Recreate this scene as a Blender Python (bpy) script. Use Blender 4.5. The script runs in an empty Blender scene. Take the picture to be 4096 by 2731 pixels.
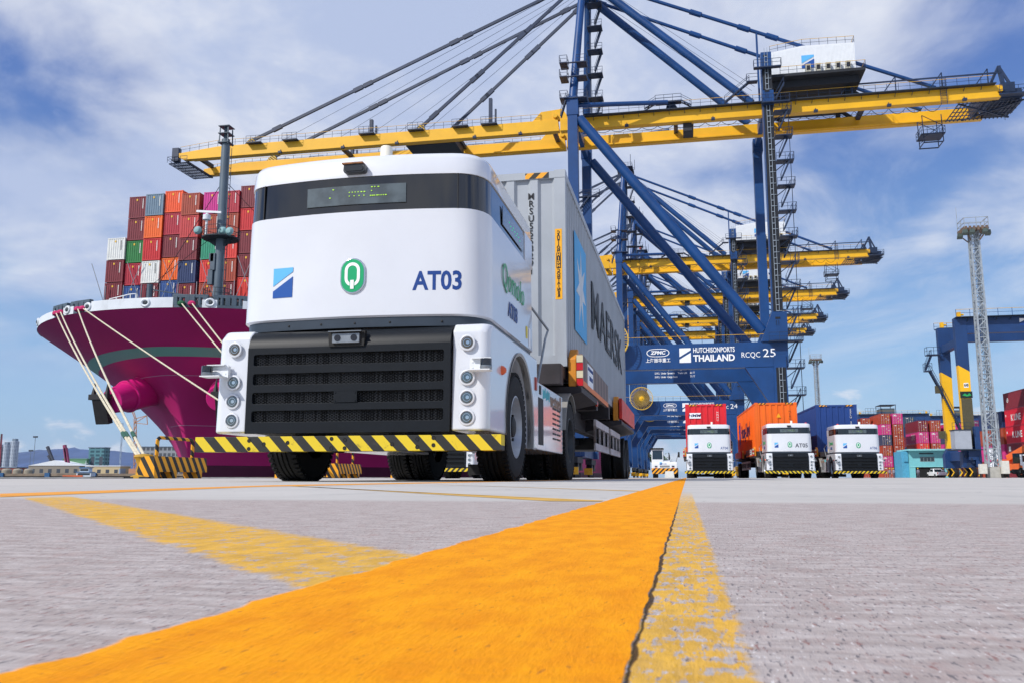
import bpy, bmesh, math, random
from mathutils import Vector, Matrix
R = math.radians
random.seed(7)
scene = bpy.context.scene
C = scene.collection
# ---------------------------------------------------------------- camera, sky, sun, exposure
cam_d = bpy.data.cameras.new("camera"); cam = bpy.data.objects.new("camera", cam_d); C.objects.link(cam)
cam.location = (0, 0, .035); cam.rotation_euler = (R(90 + 8.853), 0, R(11.2))
cam_d.sensor_width = 36; cam_d.lens = 30.61; cam_d.clip_start = .01; cam_d.clip_end = 30000
cam_d.dof.use_dof = True; cam_d.dof.focus_distance = 7.2; cam_d.dof.aperture_fstop = 90
scene.camera = cam
scene.view_settings.view_transform = 'Standard'; scene.view_settings.look = 'None'
scene.view_settings.exposure = 0; scene.view_settings.gamma = 1
SUN_AZ, SUN_EL = R(40), R(40)          # azimuth measured from -Y towards -X
to_sun = Vector((-math.sin(SUN_AZ)*math.cos(SUN_EL), -math.cos(SUN_AZ)*math.cos(SUN_EL), math.sin(SUN_EL)))
sd = bpy.data.lights.new("sun", 'SUN'); sd.energy = 3.8; sd.angle = R(.53); sd.color = (1, .96, .9)
sun = bpy.data.objects.new("sun", sd); C.objects.link(sun); sun.rotation_euler = to_sun.to_track_quat('Z', 'Y').to_euler()
SKY_OFF = (12.5, 3.3)
w = bpy.data.worlds.new("World"); scene.world = w; w.use_nodes = True
nt = w.node_tree; N = nt.nodes; L = nt.links
for n in list(N): N.remove(n)
def nd(t, **k):
    n = N.new(t)
    for a, b in k.items(): setattr(n, a, b)
    return n
def mth(op, a, b=None, c=None, clamp=False):
    n = N.new('ShaderNodeMath'); n.operation = op; n.use_clamp = clamp
    for i, v in enumerate((a, b, c)):
        if v is None: continue
        if isinstance(v, (int, float)): n.inputs[i].default_value = v
        else: L.new(v, n.inputs[i])
    return n.outputs[0]
def sstep(v, a, b):
    n = N.new('ShaderNodeMapRange'); n.interpolation_type = 'SMOOTHSTEP'
    L.new(v, n.inputs[0]); n.inputs[1].default_value = a; n.inputs[2].default_value = b
    return n.outputs[0]
def noise(vec, scale, detail=6, rough=.55, dist=0, off=(0, 0, 0), sc=(1, 1, 1)):
    m = N.new('ShaderNodeMapping'); L.new(vec, m.inputs[0]); m.inputs[1].default_value = off; m.inputs[3].default_value = sc
    n = N.new('ShaderNodeTexNoise'); L.new(m.outputs[0], n.inputs['Vector'])
    n.inputs['Scale'].default_value = scale; n.inputs['Detail'].default_value = detail
    n.inputs['Roughness'].default_value = rough; n.inputs['Distortion'].default_value = dist
    return n.outputs[0]
out = nd('ShaderNodeOutputWorld')
sky = nd('ShaderNodeTexSky', sky_type='NISHITA', sun_disc=False)
sky.sun_elevation = SUN_EL; sky.sun_rotation = math.pi + SUN_AZ; sky.air_density = 1.3; sky.dust_density = .6; sky.ozone_density = 3.0
bg = nd('ShaderNodeBackground'); bg.inputs[1].default_value = .115
hs = nd('ShaderNodeHueSaturation'); hs.inputs['Saturation'].default_value = 1.25; hs.inputs['Hue'].default_value = .505
L.new(sky.outputs[0], hs.inputs['Color'])
tc = nd('ShaderNodeTexCoord'); D = tc.outputs['Generated']
sep = nd('ShaderNodeSeparateXYZ'); L.new(D, sep.inputs[0]); dx, dy, dz = sep.outputs
hz_ = nd('ShaderNodeMix', data_type='RGBA'); L.new(sstep(dz, .0, .42), hz_.inputs[0]); hz_.inputs[6].default_value = (2.7, 4.8, 8.0, 1); hz_.inputs[7].default_value = (.95, 1.75, 4.8, 1)
hm = nd('ShaderNodeMix', data_type='RGBA'); hm.inputs[0].default_value = .72; L.new(hs.outputs[0], hm.inputs[6]); L.new(hz_.outputs[2], hm.inputs[7])
L.new(hm.outputs[2], bg.inputs[0])
zz = mth('ADD', mth('MAXIMUM', dz, 0), .22)
cmb = nd('ShaderNodeCombineXYZ'); L.new(mth('DIVIDE', dx, zz), cmb.inputs[0]); L.new(mth('DIVIDE', dy, zz), cmb.inputs[1])
P = cmb.outputs[0]
big = noise(P, .95, 3, .5, .2, off=(SKY_OFF[0], SKY_OFF[1], 0))
puff = noise(P, 2.6, 10, .56, .35, off=(4.3, 1.2, 0))
wisp = noise(P, 1.3, 9, .66, 1.2, off=(1.3, 2.2, 0), sc=(1.2, .7, 1))
cv = mth('ADD', mth('MULTIPLY', big, .72), mth('ADD', mth('MULTIPLY', puff, .34), mth('MULTIPLY', wisp, .14)))
cover = mth('MULTIPLY', sstep(cv, .49, .66), sstep(dz, .05, .24))
veil = mth('MULTIPLY', sstep(wisp, .42, .72), mth('MULTIPLY', sstep(dz, .02, .2), .5))
# low cumulus bank over the horizon
at = mth('ARCTAN2', dx, dy)
cm2 = nd('ShaderNodeCombineXYZ'); L.new(at, cm2.inputs[0]); L.new(mth('MULTIPLY', dz, 2.4), cm2.inputs[1])
cu = noise(cm2.outputs[0], 9.0, 9, .55, .15, off=(.35, .2, 0))
cuh = mth('ADD', cu, mth('MULTIPLY', mth('SUBTRACT', .075, dz), 1.5))
cum = mth('MULTIPLY', sstep(cuh, .54, .63), mth('MULTIPLY', sstep(dz, -.01, .03), mth('SUBTRACT', 1, sstep(dz, .09, .15))))
tot = mth('MAXIMUM', mth('MAXIMUM', mth('MULTIPLY', cover, .95), veil), mth('MULTIPLY', cum, .72), clamp=True)
shade = noise(P, 1.9, 6, .6, .2, off=(9, 4, 0))
mixc = nd('ShaderNodeMix', data_type='RGBA'); L.new(sstep(mth('ADD', shade, mth('MULTIPLY', mth('SUBTRACT', cv, .6), -1.2)), .34, .62), mixc.inputs[0])
mixc.inputs[6].default_value = (.52, .61, .84, 1); mixc.inputs[7].default_value = (.88, .91, .99, 1)
cb = nd('ShaderNodeBackground'); L.new(mixc.outputs[2], cb.inputs[0]); cb.inputs[1].default_value = .95
ms = nd('ShaderNodeMixShader'); L.new(tot, ms.inputs[0]); L.new(bg.outputs[0], ms.inputs[1]); L.new(cb.outputs[0], ms.inputs[2])
L.new(ms.outputs[0], out.inputs[0])

# ---------------------------------------------------------------- helpers
def lin(h):
    h = h.lstrip('#'); o = []
    for i in (0, 2, 4):
        c = int(h[i:i+2], 16)/255; o.append(c/12.92 if c <= .04045 else ((c+.055)/1.055)**2.4)
    return (*o, 1)
MATS = {}
def newmat(name):
    global nt, N, L
    m = bpy.data.materials.new(name); m.use_nodes = True; nt = m.node_tree; N = nt.nodes; L = nt.links
    return m, N['Principled BSDF']
def M(name, col, rough=.5, metal=0, var=.1, sc=3, bump=0, bsc=60, coat=0, dirt=0, dcol='#4a4038', emit=0):
    if name in MATS: return MATS[name]
    m, b = newmat(name); MATS[name] = m
    c = lin(col) if isinstance(col, str) else (*col, 1)
    b.inputs['Roughness'].default_value = rough; b.inputs['Metallic'].default_value = metal
    b.inputs['Coat Weight'].default_value = coat; b.inputs['Coat Roughness'].default_value = .06
    t = nd('ShaderNodeTexCoord').outputs['Object']
    n1 = noise(t, sc, 6, .6)
    hi = nd('ShaderNodeMix', data_type='RGBA'); L.new(sstep(n1, .3, .7), hi.inputs[0])
    hi.inputs[6].default_value = tuple(x*(1-var) for x in c[:3])+(1,); hi.inputs[7].default_value = tuple(min(1, x*(1+var)) for x in c[:3])+(1,)
    last = hi.outputs[2]
    if dirt:
        n2 = noise(t, sc*1.7, 8, .68, .4, sc=(1, 1, .35))
        d = nd('ShaderNodeMix', data_type='RGBA'); L.new(mth('MULTIPLY', sstep(n2, .58, .74), dirt), d.inputs[0])
        L.new(last, d.inputs[6]); d.inputs[7].default_value = lin(dcol); last = d.outputs[2]
    L.new(last, b.inputs['Base Color'])
    if bump:
        bp = nd('ShaderNodeBump'); bp.inputs['Strength'].default_value = bump; bp.inputs['Distance'].default_value = .01
        L.new(noise(t, bsc, 5, .6), bp.inputs['Height']); L.new(bp.outputs[0], b.inputs['Normal'])
    if emit:
        b.inputs['Emission Color'].default_value = c; b.inputs['Emission Strength'].default_value = emit
    return m
def stripes(name, c1, c2, period, k, duty=.5, rough=.55, wear=.5, wcol='#3a3632', off=0):
    """diagonal paint stripes: k = weights on object x, y, z"""
    if name in MATS: return MATS[name]
    m, b = newmat(name); MATS[name] = m
    t = nd('ShaderNodeTexCoord').outputs['Object']
    s = nd('ShaderNodeSeparateXYZ'); L.new(t, s.inputs[0])
    v = mth('ADD', mth('ADD', mth('MULTIPLY', s.outputs[0], k[0]/period), mth('MULTIPLY', s.outputs[1], k[1]/period)), mth('MULTIPLY', s.outputs[2], k[2]/period))
    v = mth('FRACT', mth('ADD', v, 100 + off))
    mx = nd('ShaderNodeMix', data_type='RGBA'); L.new(mth('GREATER_THAN', v, duty), mx.inputs[0])
    mx.inputs[6].default_value = lin(c1); mx.inputs[7].default_value = lin(c2)
    d = nd('ShaderNodeMix', data_type='RGBA'); n2 = noise(t, 9, 9, .7, .5)
    L.new(mth('MULTIPLY', sstep(n2, .56, .7), wear), d.inputs[0]); L.new(mx.outputs[2], d.inputs[6]); d.inputs[7].default_value = lin(wcol)
    L.new(d.outputs[2], b.inputs['Base Color']); b.inputs['Roughness'].default_value = rough
    return m

class MB:
    def __init__(s): s.v = []; s.f = []; s.m = []; s.c = 0
    def add(s, vs, fs, mi=0):
        o = len(s.v); s.v += [tuple(p) for p in vs]
        for f in fs: s.f.append([i+o for i in f]); s.m.append(mi)
    def box(s, x0, x1, y0, y1, z0, z1, mi=0):
        s.add([(x0,y0,z0),(x1,y0,z0),(x1,y1,z0),(x0,y1,z0),(x0,y0,z1),(x1,y0,z1),(x1,y1,z1),(x0,y1,z1)],
              [(0,3,2,1),(4,5,6,7),(0,1,5,4),(1,2,6,5),(2,3,7,6),(3,0,4,7)], mi); return s
    def bar(s, p, q, w=.1, h=None, mi=0, up=(0,0,1)):
        p = Vector(p); q = Vector(q); d = (q-p)
        if d.length < 1e-6: return s
        d.normalize(); u = Vector(up)
        if abs(d.dot(u)) > .98: u = Vector((0,1,0))
        a = d.cross(u).normalized()*(w/2); b = a.cross(d).normalized()*((h or w)/2)
        vs = [p-a-b, p+a-b, p+a+b, p-a+b, q-a-b, q+a-b, q+a+b, q-a+b]
        s.add(vs, [(0,1,2,3),(7,6,5,4),(0,4,5,1),(1,5,6,2),(2,6,7,3),(3,7,4,0)], mi); return s
    def tube(s, p, q, r, n=10, r2=None, mi=0):
        p = Vector(p); q = Vector(q); d = (q-p).normalized(); r2 = r if r2 is None else r2
        u = Vector((0,0,1)) if abs(d.z) < .95 else Vector((0,1,0))
        a = d.cross(u).normalized(); b = a.cross(d)
        vs = []
        for c, rr in ((p, r), (q, r2)):
            vs += [c + a*math.cos(2*math.pi*i/n)*rr + b*math.sin(2*math.pi*i/n)*rr for i in range(n)]
        fs = [(i, (i+1) % n, n+(i+1) % n, n+i) for i in range(n)] + [tuple(range(n))[::-1], tuple(range(n, 2*n))]
        s.add(vs, fs, mi); return s
    def path(s, pts, r, n=8, mi=0):
        for i in range(len(pts)-1): s.tube(pts[i], pts[i+1], r, n, None, mi)
        return s
    def prism(s, poly, ax, a, b, mi=0):
        n = len(poly)
        def P3(p, t): return {'x': (t, p[0], p[1]), 'y': (p[0], t, p[1]), 'z': (p[0], p[1], t)}[ax]
        vs = [P3(p, a) for p in poly] + [P3(p, b) for p in poly]
        s.add(vs, [tuple(range(n))[::-1], tuple(range(n, 2*n))] + [(i, (i+1) % n, n+(i+1) % n, n+i) for i in range(n)], mi); return s
    def lathe(s, prof, c, ax='x', n=32, mi=0, mis=None, close=False):
        k = len(prof); vs = []
        for i in range(n):
            t = 2*math.pi*i/n; ct, st = math.cos(t), math.sin(t)
            for r, h in prof:
                vs.append({'x': (c[0]+h, c[1]+r*ct, c[2]+r*st), 'y': (c[0]+r*ct, c[1]+h, c[2]+r*st), 'z': (c[0]+r*ct, c[1]+r*st, c[2]+h)}[ax])
        for j in range(k-1 if not close else k):
            j2 = (j+1) % k
            s.add([], [], 0)
            for i in range(n):
                i2 = (i+1) % n
                s.f.append([len(s.v)+i*k+j, len(s.v)+i2*k+j, len(s.v)+i2*k+j2, len(s.v)+i*k+j2]); s.m.append(mis[j] if mis else mi)
        s.v += vs; return s
    def ball(s, c, r, n=12, sq=(1,1,1), mi=0):
        pr = [(max(1e-4, r*math.sin(math.pi*i/(n//2))), -r*math.cos(math.pi*i/(n//2))) for i in range(n//2+1)]
        o = len(s.v); s.lathe(pr, (0,0,0), 'z', n, mi)
        for i in range(o, len(s.v)):
            x, y, z = s.v[i]; s.v[i] = (c[0]+x*sq[0], c[1]+y*sq[1], c[2]+z*sq[2])
        return s
    def rail(s, pts, h=1.1, step=1.6, t=.05, mi=0, mids=1, mtop=None):
        """guard rail along a polyline of foot points"""
        for a, b in zip(pts, pts[1:]):
            a = Vector(a); b = Vector(b); n = max(1, round((b-a).length/step)); up = Vector((0,0,h))
            s.bar(a+up, b+up, t, t, mi if mtop is None else mtop)
            for k in range(mids): s.bar(a+up*(k+1)/(mids+1), b+up*(k+1)/(mids+1), t*.8, t*.8, mi)
            for i in range(n+1):
                p = a.lerp(b, i/n); s.bar(p, p+up, t, t, mi)
        return s
    def build(s, name, mats, parent=None, loc=None, bevel=0, seg=2, smooth=35, merge=True, bsel=None, bevel2=0):
        me = bpy.data.meshes.new(name); me.from_pydata(s.v, [], s.f)
        if not isinstance(mats, (list, tuple)): mats = [mats]
        for m in mats: me.materials.append(m)
        for p, i in zip(me.polygons, s.m): p.material_index = min(i, len(mats)-1)
        bm = bmesh.new(); bm.from_mesh(me)
        if merge: bmesh.ops.remove_doubles(bm, verts=bm.verts, dist=1e-5)
        bmesh.ops.recalc_face_normals(bm, faces=bm.faces)
        if bsel and bevel2:
            bmesh.ops.bevel(bm, geom=[e for e in bm.edges if bsel(e.verts[0].co, e.verts[1].co)], offset=bevel2, segments=5, affect='EDGES', profile=.5, clamp_overlap=True)
        if bevel:
            es = [e for e in bm.edges if len(e.link_faces) == 2 and e.calc_face_angle(0) > R(32)]
            bmesh.ops.bevel(bm, geom=es, offset=bevel, segments=seg, affect='EDGES', profile=.5, clamp_overlap=True)
        bm.to_mesh(me); bm.free()
        if smooth:
            me.shade_smooth(); me.set_sharp_from_angle(angle=R(smooth))
        o = bpy.data.objects.new(name, me); C.objects.link(o)
        if bevel and smooth:
            wn = o.modifiers.new('weighted', 'WEIGHTED_NORMAL'); wn.keep_sharp = True; wn.weight = 100
        if parent is not None: o.parent = parent
        if loc is not None: o.location = loc
        return o
def tag(o, label=None, cat=None, group=None, kind=None):
    if label: o['label'] = label
    if cat: o['category'] = cat
    if group: o['group'] = group
    if kind: o['kind'] = kind
    return o
def thing(name, label, cat, loc=(0,0,0), rz=0, group=None):
    o = bpy.data.objects.new(name, None); C.objects.link(o); o.location = loc; o.rotation_euler = (0,0,rz); o.empty_display_size = .2
    return tag(o, label, cat, group)
def copy_tree(o, parent=None):
    c = o.copy(); C.objects.link(c)
    if parent is not None: c.parent = parent
    for ch in list(o.children): copy_tree(ch, c)
    return c
def kids(o, n):
    r = []
    for ch in o.children:
        if ch.name.split('.')[0] == n: r.append(ch)
        r += kids(ch, n)
    return r
def setmat(o, mat, i=0):
    o.material_slots[i].link = 'OBJECT'; o.material_slots[i].material = mat
FACE = {'front': (R(90), 0, 0), 'right': (R(90), 0, R(90)), 'left': (R(90), 0, R(-90)), 'up': (0, 0, 0)}
def text(s, size, mat, parent, loc, face='front', sx=1, ext=.002, off=0, align='CENTER', name='lettering', space=1, shear=0, yal='CENTER', line=1, fit=None, wrap=None):
    cu = bpy.data.curves.new(name, 'FONT'); cu.body = s; cu.size = size; cu.extrude = ext; cu.offset = off; cu.align_x = align; cu.align_y = yal
    cu.space_character = space; cu.shear = shear; cu.resolution_u = 3; cu.space_line = line
    t = bpy.data.objects.new('tmp', cu); me = bpy.data.meshes.new_from_object(t); bpy.data.objects.remove(t)
    
    if fit:
        xs_ = [v.co.x for v in me.vertices]; sx = fit/(max(xs_)-min(xs_))
    me.transform(Matrix.Diagonal((sx, 1, 1, 1)))
    if wrap:
        for v in me.vertices: v.co.z -= wrap(v.co.x+loc[0])-wrap(loc[0])
    me.materials.clear(); me.materials.append(mat); me.name = name
    o = bpy.data.objects.new(name, me); C.objects.link(o); o.location = loc; o.rotation_euler = FACE[face] if isinstance(face, str) else face
    if parent is not None: o.parent = parent
    return o
def stacked(s): return '\n'.join(s)
def holes_plate(name, outer, holes, y0, th, mat, parent, bev=.003):
    """plate in the x-z plane (front at y0) with rounded openings"""
    cu = bpy.data.curves.new(name, 'CURVE'); cu.dimensions = '2D'; cu.fill_mode = 'BOTH'; cu.extrude = th/2; cu.bevel_depth = bev; cu.bevel_resolution = 1
    for pts in [outer]+holes:
        sp = cu.splines.new('POLY'); sp.points.add(len(pts)-1); sp.use_cyclic_u = True
        for q, p in zip(sp.points, pts): q.co = (p[0], p[1], 0, 1)
    t = bpy.data.objects.new('tmp', cu); me = bpy.data.meshes.new_from_object(t); bpy.data.objects.remove(t)
    me.materials.clear(); me.materials.append(mat); me.name = name
    me.transform(Matrix.Translation((0, y0+th/2, 0)) @ Matrix.Rotation(R(90), 4, 'X'))
    o = bpy.data.objects.new(name, me); C.objects.link(o); o.parent = parent
    return o
def rrect(x0, x1, z0, z1, r, n=5):
    o = []
    for cx, cz, a in ((x1-r, z1-r, 0), (x0+r, z1-r, 90), (x0+r, z0+r, 180), (x1-r, z0+r, 270)):
        o += [(cx+r*math.cos(R(a+90*i/n)), cz+r*math.sin(R(a+90*i/n))) for i in range(n+1)]
    return o
ORD = ['', 'first', 'second', 'third', 'fourth', 'fifth', 'sixth', 'seventh', 'eighth', 'ninth', 'tenth', 'eleventh', 'twelfth']

# ---------------------------------------------------------------- materials
WHITE = M('white_paint', '#d9dce1', .22, 0, .03, 1.2, coat=.7, dirt=.16, dcol='#a9a49c')
WHITE2 = M('white_steel', '#e3e6e8', .45, 0, .03, 1.5, dirt=.05, dcol='#8c857c')
BLACKGL = M('black_glass', '#0a0d12', .06, 0, .1, 2, coat=1)
CHAR = M('charcoal_plastic', '#12171d', .45, 0, .1, 6, bump=.05, bsc=300); CHAR.node_tree.nodes['Principled BSDF'].inputs['Specular IOR Level'].default_value = .22
DARK = M('black_steel', '#0c0c0f', .6, 0, .25, 8)
RUBBER = M('tyre_rubber', '#101113', .85, 0, .25, 12, bump=.2, bsc=90)
STEEL = M('grey_steel', '#8c9196', .35, .7, .15, 8)
GALV = M('galvanised_steel', '#a9b1b6', .45, .45, .18, 2)
CHROME = M('chrome', '#cfd3d6', .12, 1, .03)
LENS = M('lamp_lens', '#5f6d72', .08, .7, .2, 20, coat=1)
RED = M('beacon_red', '#d8331c', .3, coat=.5)
ORNG = M('orange_lens', '#e0581a', .3, coat=.4)
BLUE = M('crane_blue', '#0e4078', .4, 0, .16, .25, dirt=.15, dcol='#26384f')
BLUE_D = M('crane_dark_blue', '#182c4a', .5, 0, .25, .5)
NAVYBLK = M('crane_black', '#0c131d', .7, 0, .3, 1)
YEL = M('crane_yellow', '#f0b512', .4, 0, .08, .2, dirt=.12, dcol='#a5761a')
YRAIL = M('rail_yellow', '#d8a92a', .5)
GRATE = M('grating_steel', '#1d2c3e', .6, 0, .2)
SIGNW = M('sign_white', '#f1f3f5', .5, var=.02)
SIGNB = M('sign_navy', '#143f86', .4, var=.04)
LOGO_L = M('logo_light_blue', '#5fb4ea', .35, var=.03)
LOGO_D = M('logo_deep_blue', '#16509e', .35, var=.03)
LOGO_G = M('logo_green', '#12a468', .3, var=.04)
GREEN_T = M('lettering_green', '#2d9c5c', .3)
INK = M('lettering_ink', '#15181d', .5)
ROPE = M('mooring_rope', '#cfc6ad', .9, 0, .2, 8, bump=.3, bsc=30)
CONC = M('concrete', '#a9a79f', .9, 0, .12, 2, bump=.3, bsc=40)
YB = stripes('yellow_black_bar', '#dcc01c', '#1c1d1b', .207, (1, 0, .95), wear=.6)
YB2 = stripes('yellow_black_bar_mirrored', '#dcbc16', '#22231f', .207, (1, 0, -.95), wear=.35)
OBX = stripes('orange_black_block', '#f0a513', '#26241f', .40, (1.0, .9, .62), .5, wear=.3)
OB_PIPE = stripes('orange_black_pipe', '#e7a30e', '#1a1916', .42, (.65, .77, 1.0), .5, wear=.25)
OBCASTLE = stripes('orange_black_header', '#f0a21a', '#241f1a', .42, (1, 0, -1.0), wear=.2)

# ---------------------------------------------------------------- setting: pavement, water, far shore
def pavement_material():
    m, b = newmat('quay_concrete')
    t = nd('ShaderNodeTexCoord').outputs['Object']
    s = nd('ShaderNodeSeparateXYZ'); L.new(t, s.inputs[0]); x, y = s.outputs[0], s.outputs[1]
    def mixc(fac, a, bcol):
        n = nd('ShaderNodeMix', data_type='RGBA')
        L.new(fac, n.inputs[0])
        for i, v in ((6, a), (7, bcol)):
            if isinstance(v, tuple): n.inputs[i].default_value = v
            else: L.new(v, n.inputs[i])
        return n.outputs[2]
    streak = noise(t, 1, 7, .62, .4, sc=(36, 120, 1))
    speck = noise(t, 1, 3, .6, sc=(760, 175, 1)); mott = noise(t, 1, 6, .65, sc=(70, 26, 1)); patch = noise(t, 1.3, 6, .6); grit = noise(t, 1, 6, .72, sc=(420, 95, 1))
    near = mixc(sstep(streak, .36, .66), (.385, .325, .30, 1), (.525, .465, .435, 1))
    near = mixc(mth('MULTIPLY', sstep(mott, .5, .72), .55), near, (.42, .30, .27, 1))
    near = mixc(mth('MULTIPLY', sstep(grit, .57, .65), .85), near, (.27, .13, .115, 1))
    near = mixc(mth('MULTIPLY', sstep(speck, .585, .66), .85), near, (.13, .12, .13, 1))
    near = mixc(mth('MULTIPLY', sstep(speck, .38, .31), .7), near, (.78, .75, .73, 1))
    far = mixc(sstep(patch, .3, .7), (.49, .465, .43, 1), (.57, .54, .50, 1))
    far = mixc(mth('MULTIPLY', sstep(noise(t, 6, 7, .7, sc=(1, .3, 1)), .52, .7), .4), far, (.34, .33, .32, 1))
    fz = sstep(mth('ADD', y, mth('MULTIPLY', mth('SUBTRACT', mott, .5), .12)), 1.22, 1.36)
    col = mixc(fz, near, far)
    # worn older paint: slanting band on the left and the strip right of the crack
    q = mth('ADD', y, mth('MULTIPLY', x, 1.06))
    eb = mth('MULTIPLY', mth('SUBTRACT', mott, .5), .05)
    qb = mth('ADD', q, eb)
    band = mth('MULTIPLY', mth('MULTIPLY', sstep(qb, .135, .150), sstep(qb, .272, .250)), mth('MULTIPLY', sstep(x, -1.22, -1.05), sstep(x, -.09, -.11)))
    wear = noise(t, 1, 7, .72, .3, sc=(110, 75, 1))
    band = mth('MULTIPLY', band, sstep(mth('ADD', wear, mth('MULTIPLY', mth('SUBTRACT', patch, .5), .3)), .36, .47))
    strip = mth('MULTIPLY', mth('MULTIPLY', sstep(x, -.0125, -.0115), sstep(mth('ADD', x, mth('MULTIPLY', mth('SUBTRACT', streak, .5), .007)), .0125, .0095)), sstep(mth('ADD', noise(t, 1, 7, .72, .3, sc=(260, 55, 1)), mth('MULTIPLY', mth('SUBTRACT', noise(t, 1, 5, .6, sc=(30, 150, 1)), .5), .5)), .41, .5))
    strip = mth('MULTIPLY', strip, sstep(y, 2.4, 1.2))
    ocol = mixc(sstep(mott, .35, .65), (.62, .34, .03, 1), (.82, .45, .03, 1))
    col = mixc(mth('MULTIPLY', mth('MAXIMUM', band, strip), .88), col, ocol)
    # the bright stripe
    e1 = noise(t, 1, 7, .62, 0, sc=(1, 26, 1)); e2 = noise(t, 1, 7, .62, 0, off=(5, 3, 0), sc=(1, 24, 1))
    lx = mth('ADD', x, mth('MULTIPLY', mth('SUBTRACT', e1, .5), .016))
    rx = mth('ADD', x, mth('MULTIPLY', mth('SUBTRACT', e2, .5), .0042))
    line = mth('MULTIPLY', sstep(lx, -.1225, -.1205), sstep(rx, -.0118, -.0124))
    pit = noise(t, 1, 5, .65, sc=(460, 120, 1))
    lcol = mixc(sstep(mott, .3, .7), (.80, .27, .003, 1), (.94, .37, .004, 1))
    lcol = mixc(mth('MULTIPLY', sstep(noise(t, 1, 7, .7, sc=(9, 5, 1)), .52, .75), .2), lcol, (.55, .24, .03, 1))
    lcol = mixc(mth('MULTIPLY', sstep(pit, .60, .68), .75), lcol, (.50, .17, .02, 1))
    lcol = mixc(mth('MULTIPLY', sstep(grit, .70, .77), .5), lcol, (.9, .6, .2, 1))
    col = mixc(mth('MULTIPLY', line, sstep(noise(t, 130, 5, .7), .23, .30)), col, lcol)
    # crack along the right edge
    cw = mth('ADD', mth('MULTIPLY', noise(t, 1, 6, .65, off=(2, 1, 0), sc=(30, 30, 1)), .0026), -.00085)
    crack = sstep(mth('SUBTRACT', mth('ABSOLUTE', mth('ADD', rx, .0113)), mth('MAXIMUM', cw, .0001)), .00045, -.0002)
    crack = mth('MULTIPLY', crack, sstep(y, 1.6, .7))
    col = mixc(mth('MULTIPLY', crack, .93), col, (.05, .028, .018, 1))
    # pebbles of dark grit lying on the far apron
    dg = noise(t, 16, 2, .5); col = mixc(mth('MULTIPLY', mth('MULTIPLY', sstep(dg, .71, .735), fz), .8), col, (.09, .09, .09, 1))
    L.new(col, b.inputs['Base Color']); b.inputs['Roughness'].default_value = .8; b.inputs['Specular IOR Level'].default_value = .12
    h = mth('ADD', mth('ADD', mth('MULTIPLY', streak, 1.0), mth('ADD', mth('MULTIPLY', grit, .7), mth('MULTIPLY', speck, .4))), mth('ADD', mth('MULTIPLY', line, .35), mth('MULTIPLY', crack, -2.2)))
    bp = nd('ShaderNodeBump'); bp.inputs['Strength'].default_value = .6; bp.inputs['Distance'].default_value = .0015
    L.new(h, bp.inputs['Height']); L.new(bp.outputs[0], b.inputs['Normal'])
    return m
QX = -20.0                                   # quay edge
mb = MB(); mb.add([(QX,-200,0),(1300,-200,0),(1300,6500,0),(QX,6500,0),(QX,-200,-4.5),(QX,6500,-4.5)], [(0,1,2,3),(0,3,5,4)])
pave = tag(mb.build('pavement', pavement_material(), smooth=0), kind='structure')
def water_mat():
    m, b = newmat('sea_water'); t = nd('ShaderNodeTexCoord').outputs['Object']
    b.inputs['Base Color'].default_value = (.025, .05, .07, 1); b.inputs['Roughness'].default_value = .12
    bp = nd('ShaderNodeBump'); bp.inputs['Strength'].default_value = .6; bp.inputs['Distance'].default_value = .3
    L.new(noise(t, .5, 6, .6, .4), bp.inputs['Height']); L.new(bp.outputs[0], b.inputs['Normal']); return m
mb = MB(); mb.add([(-6100,-250,-1.0),(QX,-250,-1.0),(QX,7000,-1.0),(-6100,7000,-1.0)], [(0,1,2,3)])
tag(mb.build('water', water_mat(), smooth=0), kind='structure')
# yellow lines painted on the far apron (thin paint sheets)
PAINT = M('road_paint', '#e89a20', .7, 0, .15, 9, dirt=.6, dcol='#a29a8c')
PAINT_W = M('road_paint_worn', '#d0a348', .8, 0, .2, 14, dirt=.95, dcol='#a5a09a')
def mark(pts, mat, z=.0006):
    mb = MB(); mb.add([(x, y, z) for x, y in pts], [tuple(range(len(pts)))]); tag(mb.build('road_marking', mat, smooth=0), kind='structure')
mark([(-1.462,1.665),(-1.205,1.373),(-1.58,3.05),(-1.50,7.5),(-1.50,40),(-1.72,40),(-1.78,9.6),(-1.86,3.75)], PAINT)
mark([(-1.86,3.72),(-1.72,3.60),(-.20,1.30),(-.125,1.30),(-.125,1.35)], PAINT_W, .0005)
mark([(-1.26,4.25),(-1.15,4.1),(-.122,2.26),(-.122,2.36)], PAINT_W, .0005)
mark([(1.2,96),(60,104),(60,105),(1.2,97)], PAINT)
# quay edge kerb and fender line
mb = MB(); mb.box(QX-.35, QX-.005, -200, 6500, -.6, .05)
kerb = tag(mb.build('quay_kerb', M('kerb_paint', '#b8b4aa', .8, 0, .2, 1.2, dirt=.5, dcol='#5b5a52'), bevel=.03), kind='structure')

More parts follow.
